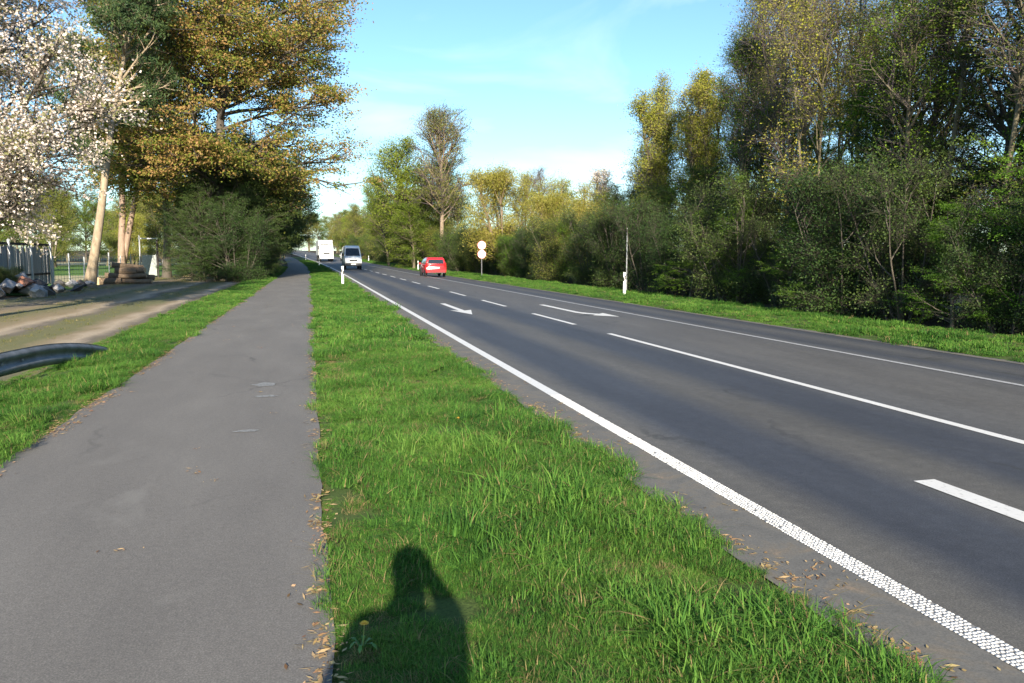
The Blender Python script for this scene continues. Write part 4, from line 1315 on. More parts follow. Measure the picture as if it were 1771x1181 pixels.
# unseen trees carry the wood on behind the photographer, added to shade its edge
for i in range(11):
    Y = -42 + i * 4.4 + rngw.uniform(-1, 1)
    plant('wood_tree', ('beech', 'leafy')[i % 2], (2, 1)[i % 2], 16.2 + rngw.uniform(0, 2.5), Y, rngw.uniform(6.5, 9), 'dark unseen tree beside the viewer, added to shade the wood edge', group='wood beside the viewer', rz=rngw.uniform(0, 6), wide=1.1)


# ------------------------------------------------------------------ roadside furniture
M['post_white'] = simple('plastic_white', (0.80, 0.79, 0.76), 0.45, 0, 0.04, 5)
M['black'] = simple('plastic_black', (0.015, 0.015, 0.017), 0.5, 0, 0.1)
M['reflector'] = simple('reflector_glass', (0.75, 0.70, 0.62), 0.2, 0.3, 0.05)
M['galv'] = simple('galvanised_steel', (0.17, 0.175, 0.185), 0.6, 0.2, 0.35, 6, bmp=0.15)
M['galv_dull'] = simple('dull_zinc', (0.30, 0.31, 0.31), 0.6, 0.4, 0.25, 6)
M['sign_white'] = simple('sign_white', (0.85, 0.84, 0.82), 0.35, 0, 0.03)
M['sign_red'] = simple('sign_red', (0.62, 0.10, 0.08), 0.4, 0, 0.05)


def delineator(X, Y, label, dz=0.0, side=1):
    e = empty('marker_post', on(X, Y, dz), R(2))
    tag(e, label, 'marker post', 'white roadside marker posts')
    b = MB()
    # tapered triangular plastic post with a slanted top
    pr = [(-0.065, -0.05), (0.065, -0.05), (0.025, 0.06), (-0.025, 0.06)]
    lo = [b.bm.verts.new((x_, y_, -0.1)) for x_, y_ in pr]
    hi = [b.bm.verts.new((x_ * 0.86, y_ * 0.86, 0.98 + (0.05 if y_ < 0 else -0.03) + (0.03 * side if x_ > 0 else 0))) for x_, y_ in pr]
    b.bm.faces.new(hi)
    for i in range(4):
        j = (i + 1) % 4
        b.bm.faces.new((lo[i], lo[j], hi[j], hi[i]))
    b.build('post', M['post_white'], e)
    k = MB()                       # slanting black band near the top
    sl = 0.06 * side
    for z0, y_, q in ((0.66, -0.0475, 1),):
        k.poly([(-0.0625, y_, z0 + sl), (0.0625, y_, z0 - sl), (0.0605, y_ + 0.001, z0 + 0.19 - sl), (-0.0605, y_ + 0.001, z0 + 0.19 + sl)])
    k.poly([(0.0645, -0.046, 0.66 - sl), (0.0305, 0.053, 0.66 - sl), (0.0295, 0.052, 0.85 - sl), (0.0625, -0.045, 0.85 - sl)])
    k.poly([(-0.0645, -0.046, 0.66 + sl), (-0.0625, -0.045, 0.85 + sl), (-0.0295, 0.052, 0.85 + sl), (-0.0305, 0.053, 0.66 + sl)])
    k.build('band', M['black'], e)
    MB().box((0, -0.051, 0.76), (0.045, 0.006, 0.13), bev=0.002).build('reflector', M['reflector'], e)
    return e


delineator(1.62, 43.3, 'white marker post in the grass strip, before the van', 0.02)
delineator(1.75, 112, 'white marker post in the grass strip, before the white truck', 0.02)
delineator(1.6, 165, 'tiny white marker post at the end of the shaded path', 0.02)
delineator(13.25, 32.6, 'white marker post before the dark wood, next to a thin pole', 0.03, -1)
delineator(12.3, 92.5, 'white marker post just left of the red car', 0.03, -1)
delineator(13.4, 160, 'white marker post to the right of the van, far along', 0.03, -1)

# round signs
e = tag(empty('road_sign', on(13.55, 64.0, 0.03)), 'two round white road signs stacked on one grey pole', 'road sign')
MB().bar((0, 0, -0.15), (0, 0, 2.95), 0.035, 10).build('pole', M['galv'], e)
for zc in (2.55, 1.83):
    f = MB().lathe([(0.352, 0.012), (0.362, 0.0), (0.352, -0.012)], 28, 'Y', (0, -0.055, zc)).build('sign_plate', M['sign_red'], e)
    MB().lathe([(0.325, 0.002), (0.325, -0.002)], 28, 'Y', (0, -0.0705, zc)).build('sign_face', M['sign_white'], f)
    MB().box((0, -0.035, zc), (0.10, 0.03, 0.04)).build('bracket', M['galv'], f)

e = tag(empty('thin_pole', on(14.75, 36.0, 0.0)), 'thin grey steel pole standing behind a white marker post', 'pole')
MB().bar((0, 0, -0.15), (0, 0, 3.1), 0.03, 8).build('shaft', M['galv_dull'], e)
MB().lathe([(0.034, 0), (0.034, 0.03), (0.012, 0.045)], 8, 'Z', (0, 0, 3.09)).build('cap', M['black'], e)


# guard rail end, bending down into the grass
def guard_rail():
    e = empty('guard_rail', (-3.9, 11.0, -0.05))
    tag(e, 'end of a galvanised crash barrier bending down into the grass', 'guard rail')
    ctrl = [(-4.9, 3.0, 0.42), (-4.45, 7.0, 0.42), (-4.05, 10.2, 0.41), (-3.90, 11.5, 0.40), (-3.74, 12.7, 0.37), (-3.62, 13.8, 0.27), (-3.52, 14.7, 0.13), (-3.46, 15.4, -0.02), (-3.42, 16.1, -0.16)]
    prof = [(0.0, 0.0), (0.010, -0.02), (0.045, -0.05), (0.045, -0.10), (0.0, -0.125), (-0.012, -0.155), (0.0, -0.185), (0.045, -0.21), (0.045, -0.26), (0.010, -0.29), (0.0, -0.31)]
    P = []
    for i in range(len(ctrl) - 1):
        for s in range(4):
            t = s / 4
            p0, p1 = Vector(ctrl[max(i - 1, 0)]), Vector(ctrl[i])
            p2, p3 = Vector(ctrl[i + 1]), Vector(ctrl[min(i + 2, len(ctrl) - 1)])
            P.append(0.5 * ((2 * p1) + (-p0 + p2) * t + (2 * p0 - 5 * p1 + 4 * p2 - p3) * t * t + (-p0 + 3 * p1 - 3 * p2 + p3) * t ** 3))
    P.append(Vector(ctrl[-1]))
    V, F = [], []
    k = len(prof)
    for i, p in enumerate(P):
        d = (P[min(i + 1, len(P) - 1)] - P[max(i - 1, 0)]).normalized()
        nrm = Vector((d.y, -d.x, 0)).normalized()
        for off in (0.0, -0.004):
            for (o_, z_) in prof:
                V.append(p + nrm * (o_ + off) + Vector((0, 0, z_)) - e.location)
    for i in range(len(P) - 1):
        for lay in (0, 1):
            for j in range(k - 1):
                a, b = i * 2 * k + lay * k + j, (i + 1) * 2 * k + lay * k + j
                F.append((a, b, b + 1, a + 1) if lay else (a, a + 1, b + 1, b))
        for j in (0, k - 1):
            a, b = i * 2 * k + j, (i + 1) * 2 * k + j
            F.append((a, a + k, b + k, b))
    me = bpy.data.meshes.new('beam')
    me.from_pydata([tuple(v) for v in V], [], F)
    me.materials.append(M['galv'])
    for p in me.polygons:
        p.use_smooth = True
    link('beam', me, e)
    for (x_, y_, z_) in ((-4.65, 5.5, 0.42), (-4.25, 9.0, 0.41)):
        MB().box((x_ - 0.08 - e.location.x, y_ - e.location.y, (z_ - 0.6) / 2 - e.location.z), (0.055, 0.10, z_ + 0.55), bev=0.006).build('post', M['galv_dull'], e)
    for (x_, y_, z_) in ((-4.30, 8.2, 0.27), (-3.99, 10.6, 0.26), (-3.895, 11.45, 0.25), (-3.83, 12.0, 0.235)):
        MB().bar((x_ + 0.0 - e.location.x, y_ - e.location.y, z_ - e.location.z), (x_ + 0.02 - e.location.x, y_ - 0.003 - e.location.y, z_ - e.location.z), 0.018, 8).build('bolt', M['galv_dull'], e)


guard_rail()


# ------------------------------------------------------------------ yard on the left: fences, gate, logs, rubble
def mat_wood(name, a, b_, c):
    return bark_mat(name, a, b_, c, 5.0, 0.12)


M['board'] = mat_wood('weathered_board', (0.20, 0.185, 0.18), (0.34, 0.325, 0.31), (0.48, 0.46, 0.44))
M['rail_dark'] = simple('dark_timber', (0.05, 0.04, 0.038), 0.8, 0, 0.3)
M['fence_post'] = simple('pale_fence_post', (0.44, 0.44, 0.44), 0.5, 0.2, 0.12)
M['wire'] = simple('green_wire', (0.10, 0.17, 0.13), 0.5, 0.3, 0.15)
M['sheet'] = simple('grey_sheet', (0.27, 0.29, 0.28), 0.6, 0.2, 0.2)
M['log_bark'] = bark_mat('log_bark', (0.06, 0.045, 0.03), (0.16, 0.11, 0.07), (0.26, 0.19, 0.12))
M['log_cut'] = simple('cut_wood', (0.48, 0.34, 0.20), 0.8, 0, 0.25, 14)
M['rubble'] = simple('broken_concrete', (0.34, 0.32, 0.31), 0.9, 0, 0.35, 5, bmp=0.5)
M['rubble_brick'] = simple('broken_brick', (0.30, 0.14, 0.09), 0.9, 0, 0.35, 6, bmp=0.5)
M['rubble_dark'] = simple('dark_rubble', (0.07, 0.065, 0.062), 0.9, 0, 0.4, 6, bmp=0.5)
G0 = -0.13

e = tag(empty('board_fence', (-14.8, 45, G0)), 'weathered grey board fence with pale posts by the track', 'fence')
rb = random.Random(4)
for i, yy in enumerate((-9.4, -6.2, -3.1, 0.3, 3.6, 6.9)):
    p = MB().box((0.09, yy, 1.22), (0.10, 0.10, 2.55), bev=0.008).build('post', M['fence_post'], e)
    MB().lathe([(0.085, 0), (0.085, 0.03), (0.02, 0.10)], 4, 'Z', (0.09, yy, 2.50)).build('post_cap', M['fence_post'], p)
MB().box((0.03, -1.25, 2.36), (0.05, 16.4, 0.13)).build('top_rail', M['rail_dark'], e)
MB().box((0.025, -1.25, 0.72), (0.05, 16.4, 0.11)).build('bottom_rail', M['rail_dark'], e)
bd = [MB().box((0, 0, 1.05), (0.028, 0.20, 2.10), bev=0.004).mesh('board', M['board']) for _ in range(1)][0]
yy = -9.3
while yy < 6.85:
    o = link('board', bd, e)
    o.location = (-0.02 + rb.uniform(-0.006, 0.006), yy, 0.14 + rb.uniform(-0.05, 0.05))
    o.scale = (1, rb.uniform(0.8, 1.1), 1 if rb.random() > 0.25 else rb.uniform(0.82, 0.97))
    o.rotation_euler = (rb.uniform(-0.012, 0.012), 0, rb.uniform(-0.03, 0.03))
    yy += rb.uniform(0.21, 0.27)


def wire_fence(a, b, npost, h, label, seed, mesh_n=7, lean=0.05):
    r = random.Random(seed)
    e = tag(empty('wire_fence', (a[0], a[1], G0)), label, 'fence')
    d = Vector((b[0] - a[0], b[1] - a[1], 0))
    for i in range(npost):
        p = d * (i / (npost - 1))
        hh = h * r.uniform(0.95, 1.15)
        tilt = Vector((r.uniform(-lean, lean), r.uniform(-lean, lean), 0)) * hh
        MB().bar((p.x, p.y, -0.1), (p.x + tilt.x, p.y + tilt.y, hh), 0.045, 8).build('post', M['fence_post'], e)
    for j in range(mesh_n):
        z = 0.08 + (h - 0.15) * j / (mesh_n - 1)
        MB().bar((0, 0, z), (d.x, d.y, z), 0.010, 5).build('wire', M['wire'], e)
    nv = int(d.length / 0.45)
    k = MB()
    for i in range(nv):
        p = d * ((i + 0.5) / nv)
        k.bar((p.x, p.y, 0.03), (p.x, p.y, h - 0.05), 0.008, 4)
    k.build('mesh_uprights', M['wire'], e)['kind'] = 'stuff'
    return e


wire_fence((-14.7, 52.2), (-13.3, 69.6), 8, 1.75, 'wire mesh fence with pale leaning posts behind the logs', 3)
wire_fence((-11.8, 71.2), (-7.4, 74.0), 4, 1.45, 'low wire mesh fence before the green meadow', 4, 6)

e = tag(empty('gate_frame', (-12.9, 70.6, G0)), 'grey sheet gate in a tall post frame behind the logs', 'gate', )
p = MB().bar((-0.55, 0, -0.1), (-0.55, 0, 3.35), 0.06, 8).build('tall_post', M['fence_post'], e)
MB().bar((0.75, 0.1, -0.1), (0.75, 0.1, 3.15), 0.07, 8).build('timber_post', M['rail_dark'], e)
MB().box((0.1, 0.05, 3.12), (1.5, 0.06, 0.10)).build('lintel', M['fence_post'], e)
q = MB().box((0.12, 0.0, 0.95), (1.02, 0.03, 1.65)).build('sheet_panel', M['sheet'], e)
for dx in (-0.52, 0.52):
    MB().box((0.12 + dx, -0.01, 0.98), (0.05, 0.05, 1.78)).build('stile', M['galv_dull'], q)


def log(Lh, r, seed):
    rr = random.Random(seed)
    n = 10
    bm = bmesh.new()
    rings = []
    for s in range(5):
        t = s / 4
        ring = []
        for i in range(n):
            a = 2 * math.pi * i / n
            q_ = r * (1 - 0.12 * t) * (1 + rr.uniform(-0.07, 0.07))
            ring.append(bm.verts.new(((t - 0.5) * Lh, q_ * math.cos(a), q_ * math.sin(a))))
        rings.append(ring)
    for a, b in zip(rings, rings[1:]):
        for i in range(n):
            j = (i + 1) % n
            bm.faces.new((a[i], a[j], b[j], b[i]))
    for ring, fl in ((rings[0], True), (rings[-1], False)):
        f = bm.faces.new(ring[::-1] if fl else ring)
        f.material_index = 1
    bmesh.ops.recalc_face_normals(bm, faces=bm.faces[:])
    me = bpy.data.meshes.new('log')
    bm.to_mesh(me)
    bm.free()
    me.materials.append(M['log_bark'])
    me.materials.append(M['log_cut'])
    return me


lm = [log(1.5, 0.19, 1), log(1.2, 0.24, 2), log(1.8, 0.16, 3)]
rl = random.Random(8)
for i, (x_, y_, z_, rz, v, t) in enumerate([(-11.9, 53.2, 0.18, 0.3, 1, 0), (-11.2, 53.6, 0.14, 0.1, 0, 0), (-10.4, 53.4, 0.16, -0.2, 2, 0), (-11.6, 54.2, 0.2, 0.5, 0, 0), (-10.9, 54.4, 0.2, 0.0, 1, 0),
                                           (-11.5, 53.6, 0.50, 0.2, 0, 0.05), (-10.8, 53.7, 0.48, -0.1, 2, -0.05), (-10.3, 54.2, 0.44, 0.4, 0, 0.1), (-11.1, 53.7, 0.82, 0.1, 1, 0.08), (-10.7, 53.9, 0.80, -0.3, 0, -0.06),
                                           (-11.0, 53.8, 1.10, 0.35, 2, 0.1), (-12.3, 53.5, 0.2, 1.2, 1, 0)]):
    o = link('log', lm[v])
    o.location = (x_, y_, z_ + G0)
    o.rotation_euler = (rl.uniform(0, 6), t, rz)
    tag(o, 'cut log in the brown heap under the leaning pale pine', 'log', 'logs heaped by the fence')


def chunk(seed):
    rr = random.Random(seed)
    bm = bmesh.new()
    bmesh.ops.create_icosphere(bm, subdivisions=1, radius=0.5)
    for v in bm.verts:
        v.co = Vector((round(v.co.x * 1.6) / 1.6 * 0.5 + v.co.x * 0.5, v.co.y, round(v.co.z * 1.5) / 1.5 * 0.6 + v.co.z * 0.4)) * rr.uniform(0.8, 1.2)
    me = bpy.data.meshes.new('rubble_block')
    bm.to_mesh(me)
    bm.free()
    return me


ck = []
for i, m_ in enumerate((M['rubble'], M['rubble_brick'], M['rubble_dark'], M['rubble'])):
    c_ = chunk(i)
    c_.materials.append(m_)
    ck.append(c_)
for i in range(26):
    o = link('rubble_block', ck[rl.choice((0, 1, 2, 2, 3))])
    t = rl.random()
    x_, y_ = -12.6 + rl.gauss(0, 0.75), 41.0 + rl.gauss(0, 1.7)
    s = rl.uniform(0.35, 0.85)
    hgt = max(0.0, 0.75 - 0.5 * abs(x_ + 12.6) - 0.18 * abs(y_ - 41.0)) * rl.random()
    o.location = (x_, y_, G0 + s * 0.25 + hgt)
    o.scale = (s * rl.uniform(0.8, 1.5), s, s * rl.uniform(0.5, 0.9))
    o.rotation_euler = (rl.uniform(-0.4, 0.4), rl.uniform(-0.4, 0.4), rl.uniform(0, 6))
    tag(o, 'broken block in the rubble heap before the board fence', 'rubble', 'rubble heap before the board fence')
for i in range(9):
    o = link('rubble_block', ck[rl.choice((0, 2, 1))])
    s = rl.uniform(0.35, 0.7)
    o.location = (-13.3 + rl.gauss(0, 0.5), 50.2 + rl.gauss(0, 0.8), G0 + s * 0.25)
    o.scale = (s, s, s * 0.8)
    o.rotation_euler = (0, 0, rl.uniform(0, 6))
    tag(o, 'broken block lying between fence end and pale pine', 'rubble', 'rubble beside the pale pine')
o = MB().box((0, 0, 0.10), (2.6, 0.28, 0.24), bev=0.02).build('timber_beam', M['log_cut'])
o.location, o.rotation_euler = (-8.7, 69.0, G0), (0, 0, 0.12)
tag(o, 'pale timber beam lying on the ground before the meadow', 'beam')
for i in range(5):
    plant('weed_shrub', 'shrub', (0, 2)[i % 2], -13.9 + rl.uniform(-0.4, 0.4), 35.5 + i * 1.6, rl.uniform(0.9, 1.5), 'low scrub at the foot of the board fence, %s one along it' % ORD[i], 'shrub', 'scrub along the board fence', rl.uniform(0, 6), 1.2)


# ------------------------------------------------------------------ vehicles
def car_paint(name, col):
    m, n, l, b, out = new_mat(name)
    tc = n.new('ShaderNodeTexCoord')
    f = noise(n, l, tc.outputs['Object'], 3, 4)
    l.new(ramp(n, l, f, [(0.3, tuple(x * 0.92 for x in col)), (0.7, col)]), b.inputs['Base Color'])
    b.inputs['Roughness'].default_value = 0.32
    b.inputs['Coat Weight'].default_value = 0.6
    b.inputs['Coat Roughness'].default_value = 0.06
    return m


M['red'] = car_paint('red_paint', (0.62, 0.02, 0.025))
M['white_car'] = car_paint('white_paint', (0.80, 0.80, 0.79))
M['glass'] = simple('dark_glass', (0.02, 0.024, 0.028), 0.06, 0, 0.1, spec=0.8)
M['rubber'] = simple('tyre_rubber', (0.02, 0.02, 0.02), 0.85, 0, 0.2)
M['rim'] = simple('wheel_alloy', (0.45, 0.45, 0.46), 0.35, 0.8, 0.1)
M['trim'] = simple('dark_trim', (0.03, 0.03, 0.032), 0.6, 0, 0.15)
M['tail'] = simple('tail_lamp', (0.40, 0.01, 0.01), 0.2, 0, 0.1)
M['head'] = simple('head_lamp', (0.75, 0.77, 0.8), 0.12, 0.3, 0.05)
M['plate'] = simple('number_plate', (0.75, 0.75, 0.72), 0.45, 0, 0.05)


def wheel(parent, x, y, r, w):
    sgn = 1 if x > 0 else -1
    t = MB().lathe([(r * 0.62, -w / 2), (r * 0.93, -w / 2), (r, -w * 0.33), (r, w * 0.33), (r * 0.93, w / 2), (r * 0.62, w / 2)], 20, 'X').build('wheel', M['rubber'], parent, True)
    t.location = (x, y, r)
    MB().lathe([(r * 0.60, 0), (r * 0.60, 0.02), (r * 0.2, 0.035), (r * 0.12, 0.05)], 14, 'X', (sgn * w * 0.36, 0, 0)).build('rim', M['rim'], t)
    return t


def hatchback(name, loc, rz, paint, label):
    e = tag(empty(name, loc, rz), label, 'car')
    # local: front towards +Y, length 3.9
    body = MB()
    body.prism([(-1.92, 0.30), (-1.95, 0.52), (-1.90, 0.86), (-1.80, 0.98), (0.70, 0.98), (1.55, 0.86), (1.90, 0.66), (1.95, 0.42), (1.85, 0.26)], [0.78, 0.80, 0.82, 0.81, 0.81, 0.78, 0.72, 0.74, 0.74], 0.05)
    body.build('body', paint, e, True)
    cab = MB()
    cab.prism([(-1.86, 0.95), (-1.70, 1.38), (-1.52, 1.49), (-0.2, 1.50), (0.35, 1.42), (1.05, 0.95)], [0.79, 0.66, 0.60, 0.60, 0.62, 0.77], 0.04)
    cab.build('roof', paint, e, True)
    # rear window, lamps, bumper, plate
    MB().poly([(-0.62, -1.845, 1.01), (0.62, -1.845, 1.01), (0.56, -1.722, 1.335), (-0.56, -1.722, 1.335)]).build('rear_window', M['glass'], e)
    w = MB().box((0, -1.80, 1.06), (0.5, 0.012, 0.02), Matrix.Rotation(0.2, 4, 'X')).build('rear_wiper', M['trim'], e)
    w.location.y = -0.02
    for s in (-1, 1):
        MB().box((s * 0.70, -1.895, 0.90), (0.17, 0.10, 0.34), bev=0.025).build('tail_lamp', M['tail'], e)
        MB().box((s * 0.60, 1.82, 0.66), (0.30, 0.20, 0.15), bev=0.03).build('headlight', M['head'], e)
        MB().poly([(s * 0.795, -1.55, 1.00), (s * 0.795, 0.92, 1.00), (s * 0.655, 0.36, 1.37), (s * 0.655, -1.45, 1.38)][::s]).build('side_window', M['glass'], e)
        MB().box((s * 0.90, 0.62, 1.02), (0.16, 0.08, 0.12), bev=0.03).build('wing_mirror', paint, e)
        MB().box((s * 0.822, -0.30, 0.86), (0.02, 0.16, 0.03)).build('door_handle', M['trim'], e)
        for y_ in (-1.22, 1.22):
            wheel(e, s * 0.72, y_, 0.29, 0.18)
    MB().box((0, -1.93, 0.46), (1.56, 0.14, 0.22), bev=0.04).build('rear_bumper', paint, e)
    MB().box((0, -1.96, 0.335), (1.40, 0.06, 0.10), bev=0.02).build('bumper_insert', M['trim'], e)
    MB().box((0, -1.945, 0.70), (0.50, 0.02, 0.11)).build('number_plate', M['plate'], e)
    MB().poly([(-0.66, 0.985, 1.02), (0.66, 0.985, 1.02), (0.56, 0.43, 1.40), (-0.56, 0.43, 1.40)][::-1]).build('windscreen', M['glass'], e)
    MB().bar((0.45, -2.02, 0.24), (0.45, -1.7, 0.24), 0.03, 8).build('exhaust', M['galv_dull'], e)
    return e


hatchback('red_car', on(9.35, 63.0, 0.004), 0.0, M['red'], 'red hatchback car driving away in the far lane')
hatchback('white_car', on(8.6, 158, 0.006), math.pi, M['white_car'], 'far white car half hidden behind the van')


def van(loc, rz):
    e = tag(empty('white_van', loc, rz), 'white high-roofed van driving towards the viewer in the near lane', 'van')
    MB().prism([(-2.7, 0.42), (-2.75, 1.2), (-2.70, 2.3), (-2.5, 2.52), (0.75, 2.62), (1.15, 2.50), (1.95, 1.48), (2.65, 1.16), (2.78, 0.85), (2.76, 0.40)],
               [0.94, 0.98, 0.90, 0.82, 0.80, 0.80, 0.93, 0.92, 0.93, 0.90], 0.06).build('body', M['white_car'], e, True)
    MB().poly([(-0.80, 1.975, 1.50), (0.80, 1.975, 1.50), (0.70, 1.29, 2.34), (-0.70, 1.29, 2.34)][::-1]).build('windscreen', M['glass'], e)
    for s in (-1, 1):
        MB().poly([(s * 0.962, 0.55, 1.45), (s * 0.955, 1.78, 1.45), (s * 0.865, 1.25, 2.15), (s * 0.865, 0.55, 2.15)][::s]).build('side_window', M['glass'], e)
        MB().box((s * 0.70, 2.67, 0.98), (0.34, 0.20, 0.24), bev=0.05).build('headlight', M['head'], e)
        MB().box((s * 1.08, 1.55, 1.62), (0.20, 0.10, 0.34), bev=0.03).build('wing_mirror', M['trim'], e)
        for y_ in (-1.75, 1.75):
            wheel(e, s * 0.84, y_, 0.34, 0.22)
    MB().box((0, 2.74, 0.98), (0.86, 0.10, 0.20), bev=0.03).build('grille', M['trim'], e)
    MB().box((0, 2.77, 0.55), (1.80, 0.16, 0.30), bev=0.05).build('front_bumper', M['trim'], e)
    MB().box((0, 2.86, 0.58), (0.52, 0.02, 0.11)).build('number_plate', M['plate'], e)


van(on(4.75, 92.5, 0.004), math.pi + 0.02)


def truck(loc, rz):
    e = tag(empty('white_truck', loc, rz), 'white articulated truck coming along the near lane behind the van', 'truck')
    # cab
    MB().prism([(4.2, 0.55), (4.2, 3.0), (4.35, 3.60), (4.9, 3.72), (5.85, 3.15), (6.22, 2.2), (6.3, 1.6), (6.3, 0.55)], [1.22, 1.22, 1.10, 1.08, 1.16, 1.22, 1.23, 1.22], 0.08).build('cab', M['white_car'], e, True)
    MB().poly([(-1.08, 6.262, 2.02), (1.08, 6.262, 2.02), (1.04, 5.905, 3.02), (-1.04, 5.905, 3.02)][::-1]).build('windscreen', M['glass'], e)
    MB().box((0, 6.0, 3.10), (2.1, 0.35, 0.06), Matrix.Rotation(-0.35, 4, 'X')).build('sun_visor', M['white_car'], e)
    MB().box((0, 6.31, 1.45), (1.15, 0.06, 0.30), bev=0.05).build('grille', M['trim'], e)
    MB().box((0, 6.34, 0.72), (2.44, 0.22, 0.52), bev=0.06).build('front_bumper', M['white_car'], e)
    MB().box((0, 6.47, 0.66), (0.52, 0.02, 0.11)).build('number_plate', M['plate'], e)
    for s in (-1, 1):
        MB().box((s * 0.95, 6.44, 0.80), (0.36, 0.08, 0.20), bev=0.03).build('headlight', M['head'], e)
        MB().box((s * 1.40, 5.9, 2.45), (0.22, 0.12, 0.65), bev=0.04).build('wing_mirror', M['trim'], e)
        MB().poly([(s * 1.236, 5.0, 2.0), (s * 1.236, 6.1, 2.0), (s * 1.19, 5.75, 2.85), (s * 1.20, 5.0, 2.85)][::s]).build('side_window', M['glass'], e)
        for y_ in (5.3, 2.2, -4.2, -5.5):
            wheel(e, s * 1.05, y_, 0.50, 0.32)
    MB().box((0, -1.6, 2.45), (2.50, 10.6, 2.7), bev=0.05).build('trailer_box', M['post_white'], e)
    MB().box((0, -0.6, 0.95), (0.9, 11.0, 0.24)).build('chassis', M['trim'], e)


truck(on(4.55, 153, 0.004), math.pi + 0.035)


# ------------------------------------------------------------------ dandelion at the path edge
def dandelion(X, Y, label, h=0.11):
    e = tag(empty('dandelion', (X, Y, 0.02)), label, 'flower')
    MB().bar((0, 0, -0.03), (0.01, -0.01, h), 0.0022, 6).build('stem', simple('dandelion_stem', (0.16, 0.22, 0.05), 0.6), e)
    bm = bmesh.new()
    r_ = random.Random(int(X * 100))
    for ring, (n_, rad, zz) in enumerate(((16, 0.019, 0.0), (12, 0.013, 0.005), (7, 0.007, 0.008))):
        for i in range(n_):
            a = 2 * math.pi * i / n_ + ring * 0.2
            d = Vector((math.cos(a), math.sin(a), 0))
            s_ = Vector((-math.sin(a), math.cos(a), 0)) * 0.0025
            c0 = Vector((0.01, -0.01, h + zz))
            bm.faces.new([bm.verts.new(p_) for p_ in (c0 - s_ * 0.5, c0 + d * rad - s_ + Vector((0, 0, 0.003)), c0 + d * rad + s_ + Vector((0, 0, 0.003)), c0 + s_ * 0.5)])
    me = bpy.data.meshes.new('flower_head')
    bm.to_mesh(me)
    bm.free()
    me.materials.append(M['dandelion'])
    link('flower_head', me, e)
    for i in range(6):
        a = i * 1.05 + 0.3
        d, s_ = Vector((math.cos(a), math.sin(a), 0)), Vector((-math.sin(a), math.cos(a), 0))
        pts, L = [], 0.055 + 0.012 * (i % 3)
        for (t_, w_) in ((0, .003), (.25, .006), (.35, .004), (.55, .009), (.65, .005), (.85, .009), (1, .001)):
            pts.append((t_, w_))
        bm = bmesh.new()
        up_ = [bm.verts.new(d * (t_ * L) + s_ * w_ + Vector((0, 0, 0.045 * math.sin(t_ * 2.6)))) for t_, w_ in pts]
        dn = [bm.verts.new(d * (t_ * L) - s_ * w_ + Vector((0, 0, 0.045 * math.sin(t_ * 2.6)))) for t_, w_ in pts]
        for j in range(len(pts) - 1):
            bm.faces.new((up_[j], up_[j + 1], dn[j + 1], dn[j]))
        me = bpy.data.meshes.new('leaf')
        bm.to_mesh(me)
        bm.free()
        me.materials.append(M['dande_leaf'])
        link('leaf', me, e)


M['dandelion'] = simple('dandelion_yellow', (0.80, 0.48, 0.02), 0.6, 0, 0.1)
M['dande_leaf'] = simple('dandelion_leaf', (0.06, 0.15, 0.02), 0.5, 0, 0.2)
dandelion(0.165, 3.2, 'yellow dandelion at the path edge inside the shadow', 0.12)
dandelion(1.32, 7.4, 'small yellow dandelion in the middle of the grass strip', 0.08)


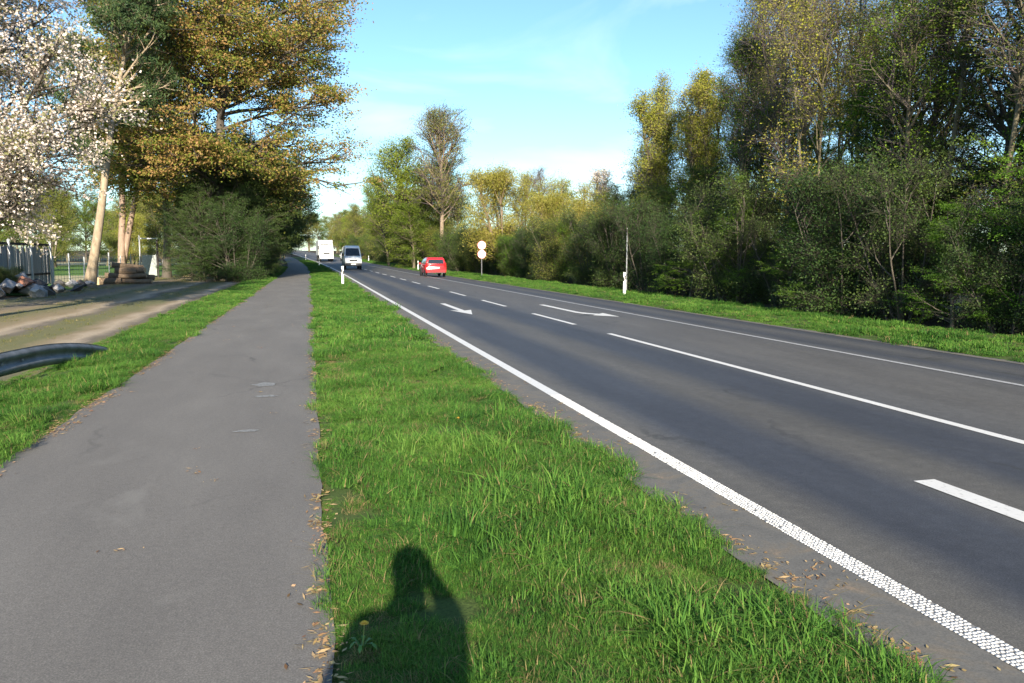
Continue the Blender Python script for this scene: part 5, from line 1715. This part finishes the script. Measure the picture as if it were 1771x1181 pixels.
# ------------------------------------------------------------------ the photographer, whose shadow lies on the grass
def photographer():
    e = tag(empty('person', (-0.085, -0.30, 0.0), R(-4)), 'person in dark jacket raising a camera, seen only as a shadow on the grass', 'person')
    V = [(0, -0.02, 0.98), (0, -0.01, 1.20), (0, 0.0, 1.42), (0, 0.02, 1.52), (0, 0.045, 1.60), (0, 0.05, 1.70),
         (-0.11, -0.02, 0.92), (-0.13, 0.02, 0.50), (-0.14, -0.03, 0.09), (-0.16, 0.10, 0.04), (0.11, -0.02, 0.92), (0.13, 0.02, 0.50), (0.14, -0.03, 0.09), (0.17, 0.10, 0.04),
         (-0.21, -0.01, 1.44), (-0.30, 0.03, 1.22), (-0.02, 0.17, 1.52), (0.19, -0.01, 1.44), (0.205, 0.05, 1.45), (0.12, 0.16, 1.60)]
    E_ = [(0, 1), (1, 2), (2, 3), (3, 4), (4, 5), (0, 6), (6, 7), (7, 8), (8, 9), (0, 10), (10, 11), (11, 12), (12, 13), (2, 14), (14, 15), (15, 16), (2, 17), (17, 18), (18, 19)]
    Rd = [.19, .19, .20, .075, .09, .088, .10, .068, .048, .045, .10, .068, .048, .045, .09, .068, .042, .09, .068, .042]
    # fingers curl round the camera body
    for (root, sgn) in ((16, -1), (19, 1)):
        base = Vector(V[root])
        pal = len(V)
        V.append(tuple(base + Vector((-0.02 * sgn, 0.05, 0.03))))
        E_.append((root, pal))
        Rd.append(0.032)
        for i, ln in enumerate((0.035, 0.042, 0.040, 0.032)):
            a = Vector(V[pal]) + Vector((0.0, 0.025, 0.03 - 0.02 * i))
            b_ = a + Vector((-sgn * ln, 0.012, 0.004))
            V += [tuple(a), tuple(b_)]
            E_ += [(pal, len(V) - 2), (len(V) - 2, len(V) - 1)]
            Rd += [0.0095, 0.008]
        a = Vector(V[pal]) + Vector((-sgn * 0.02, -0.005, -0.03))
        V += [tuple(a), tuple(a + Vector((-sgn * 0.03, 0.01, 0.0)))]
        E_ += [(pal, len(V) - 2), (len(V) - 2, len(V) - 1)]
        Rd += [0.011, 0.009]
    me = bpy.data.meshes.new('body')
    me.from_pydata(V, E_, [])
    m, n, l, b, out = new_mat('skin_and_clothes')
    tc = n.new('ShaderNodeTexCoord')
    sp = n.new('ShaderNodeSeparateXYZ')
    l.new(tc.outputs['Object'], sp.inputs[0])
    mr = n.new('ShaderNodeMapRange')
    l.new(sp.outputs['Z'], mr.inputs['Value'])
    mr.inputs['From Max'].default_value = 1.8
    l.new(ramp(n, l, mr.outputs[0], [(0.0, (0.02, 0.018, 0.015)), (0.06, (0.03, 0.035, 0.06)), (0.54, (0.045, 0.05, 0.055)), (0.853, (0.45, 0.28, 0.20))], 'CONSTANT'), b.inputs['Base Color'])
    me.materials.append(m)
    o = link('body', me, e)
    o.modifiers.new('skin', 'SKIN')
    for i, r in enumerate(Rd):
        me.skin_vertices[0].data[i].radius = (r, r * (0.72 if i in (1, 2) else 1.0))
    me.skin_vertices[0].data[0].use_root = True
    s = o.modifiers.new('subdiv', 'SUBSURF')
    s.levels = s.render_levels = 2
    # hair
    h = MB()
    h.lathe([(0.092, -0.02), (0.100, 0.04), (0.085, 0.10), (0.045, 0.128), (0.01, 0.134)], 16, 'Z', (0, 0.035, 1.69))
    h.build('hair', simple('brown_hair', (0.06, 0.04, 0.025), 0.7), e, True)
    c = tag(empty('compact_camera', (0.0, -0.075, 1.64)), 'small black camera held up by the photographer', 'camera')
    MB().box((0, 0, 0), (0.12, 0.035, 0.07), bev=0.006).build('camera_body', M['black'], c)
    MB().lathe([(0.028, 0.0), (0.028, 0.03), (0.022, 0.034)], 18, 'Y', (0, 0.015, 0)).build('lens', M['trim'], c)
    MB().lathe([(0.006, 0), (0.006, 0.006)], 10, 'Z', (0.04, 0, 0.034)).build('shutter_button', M['galv'], c)


photographer()
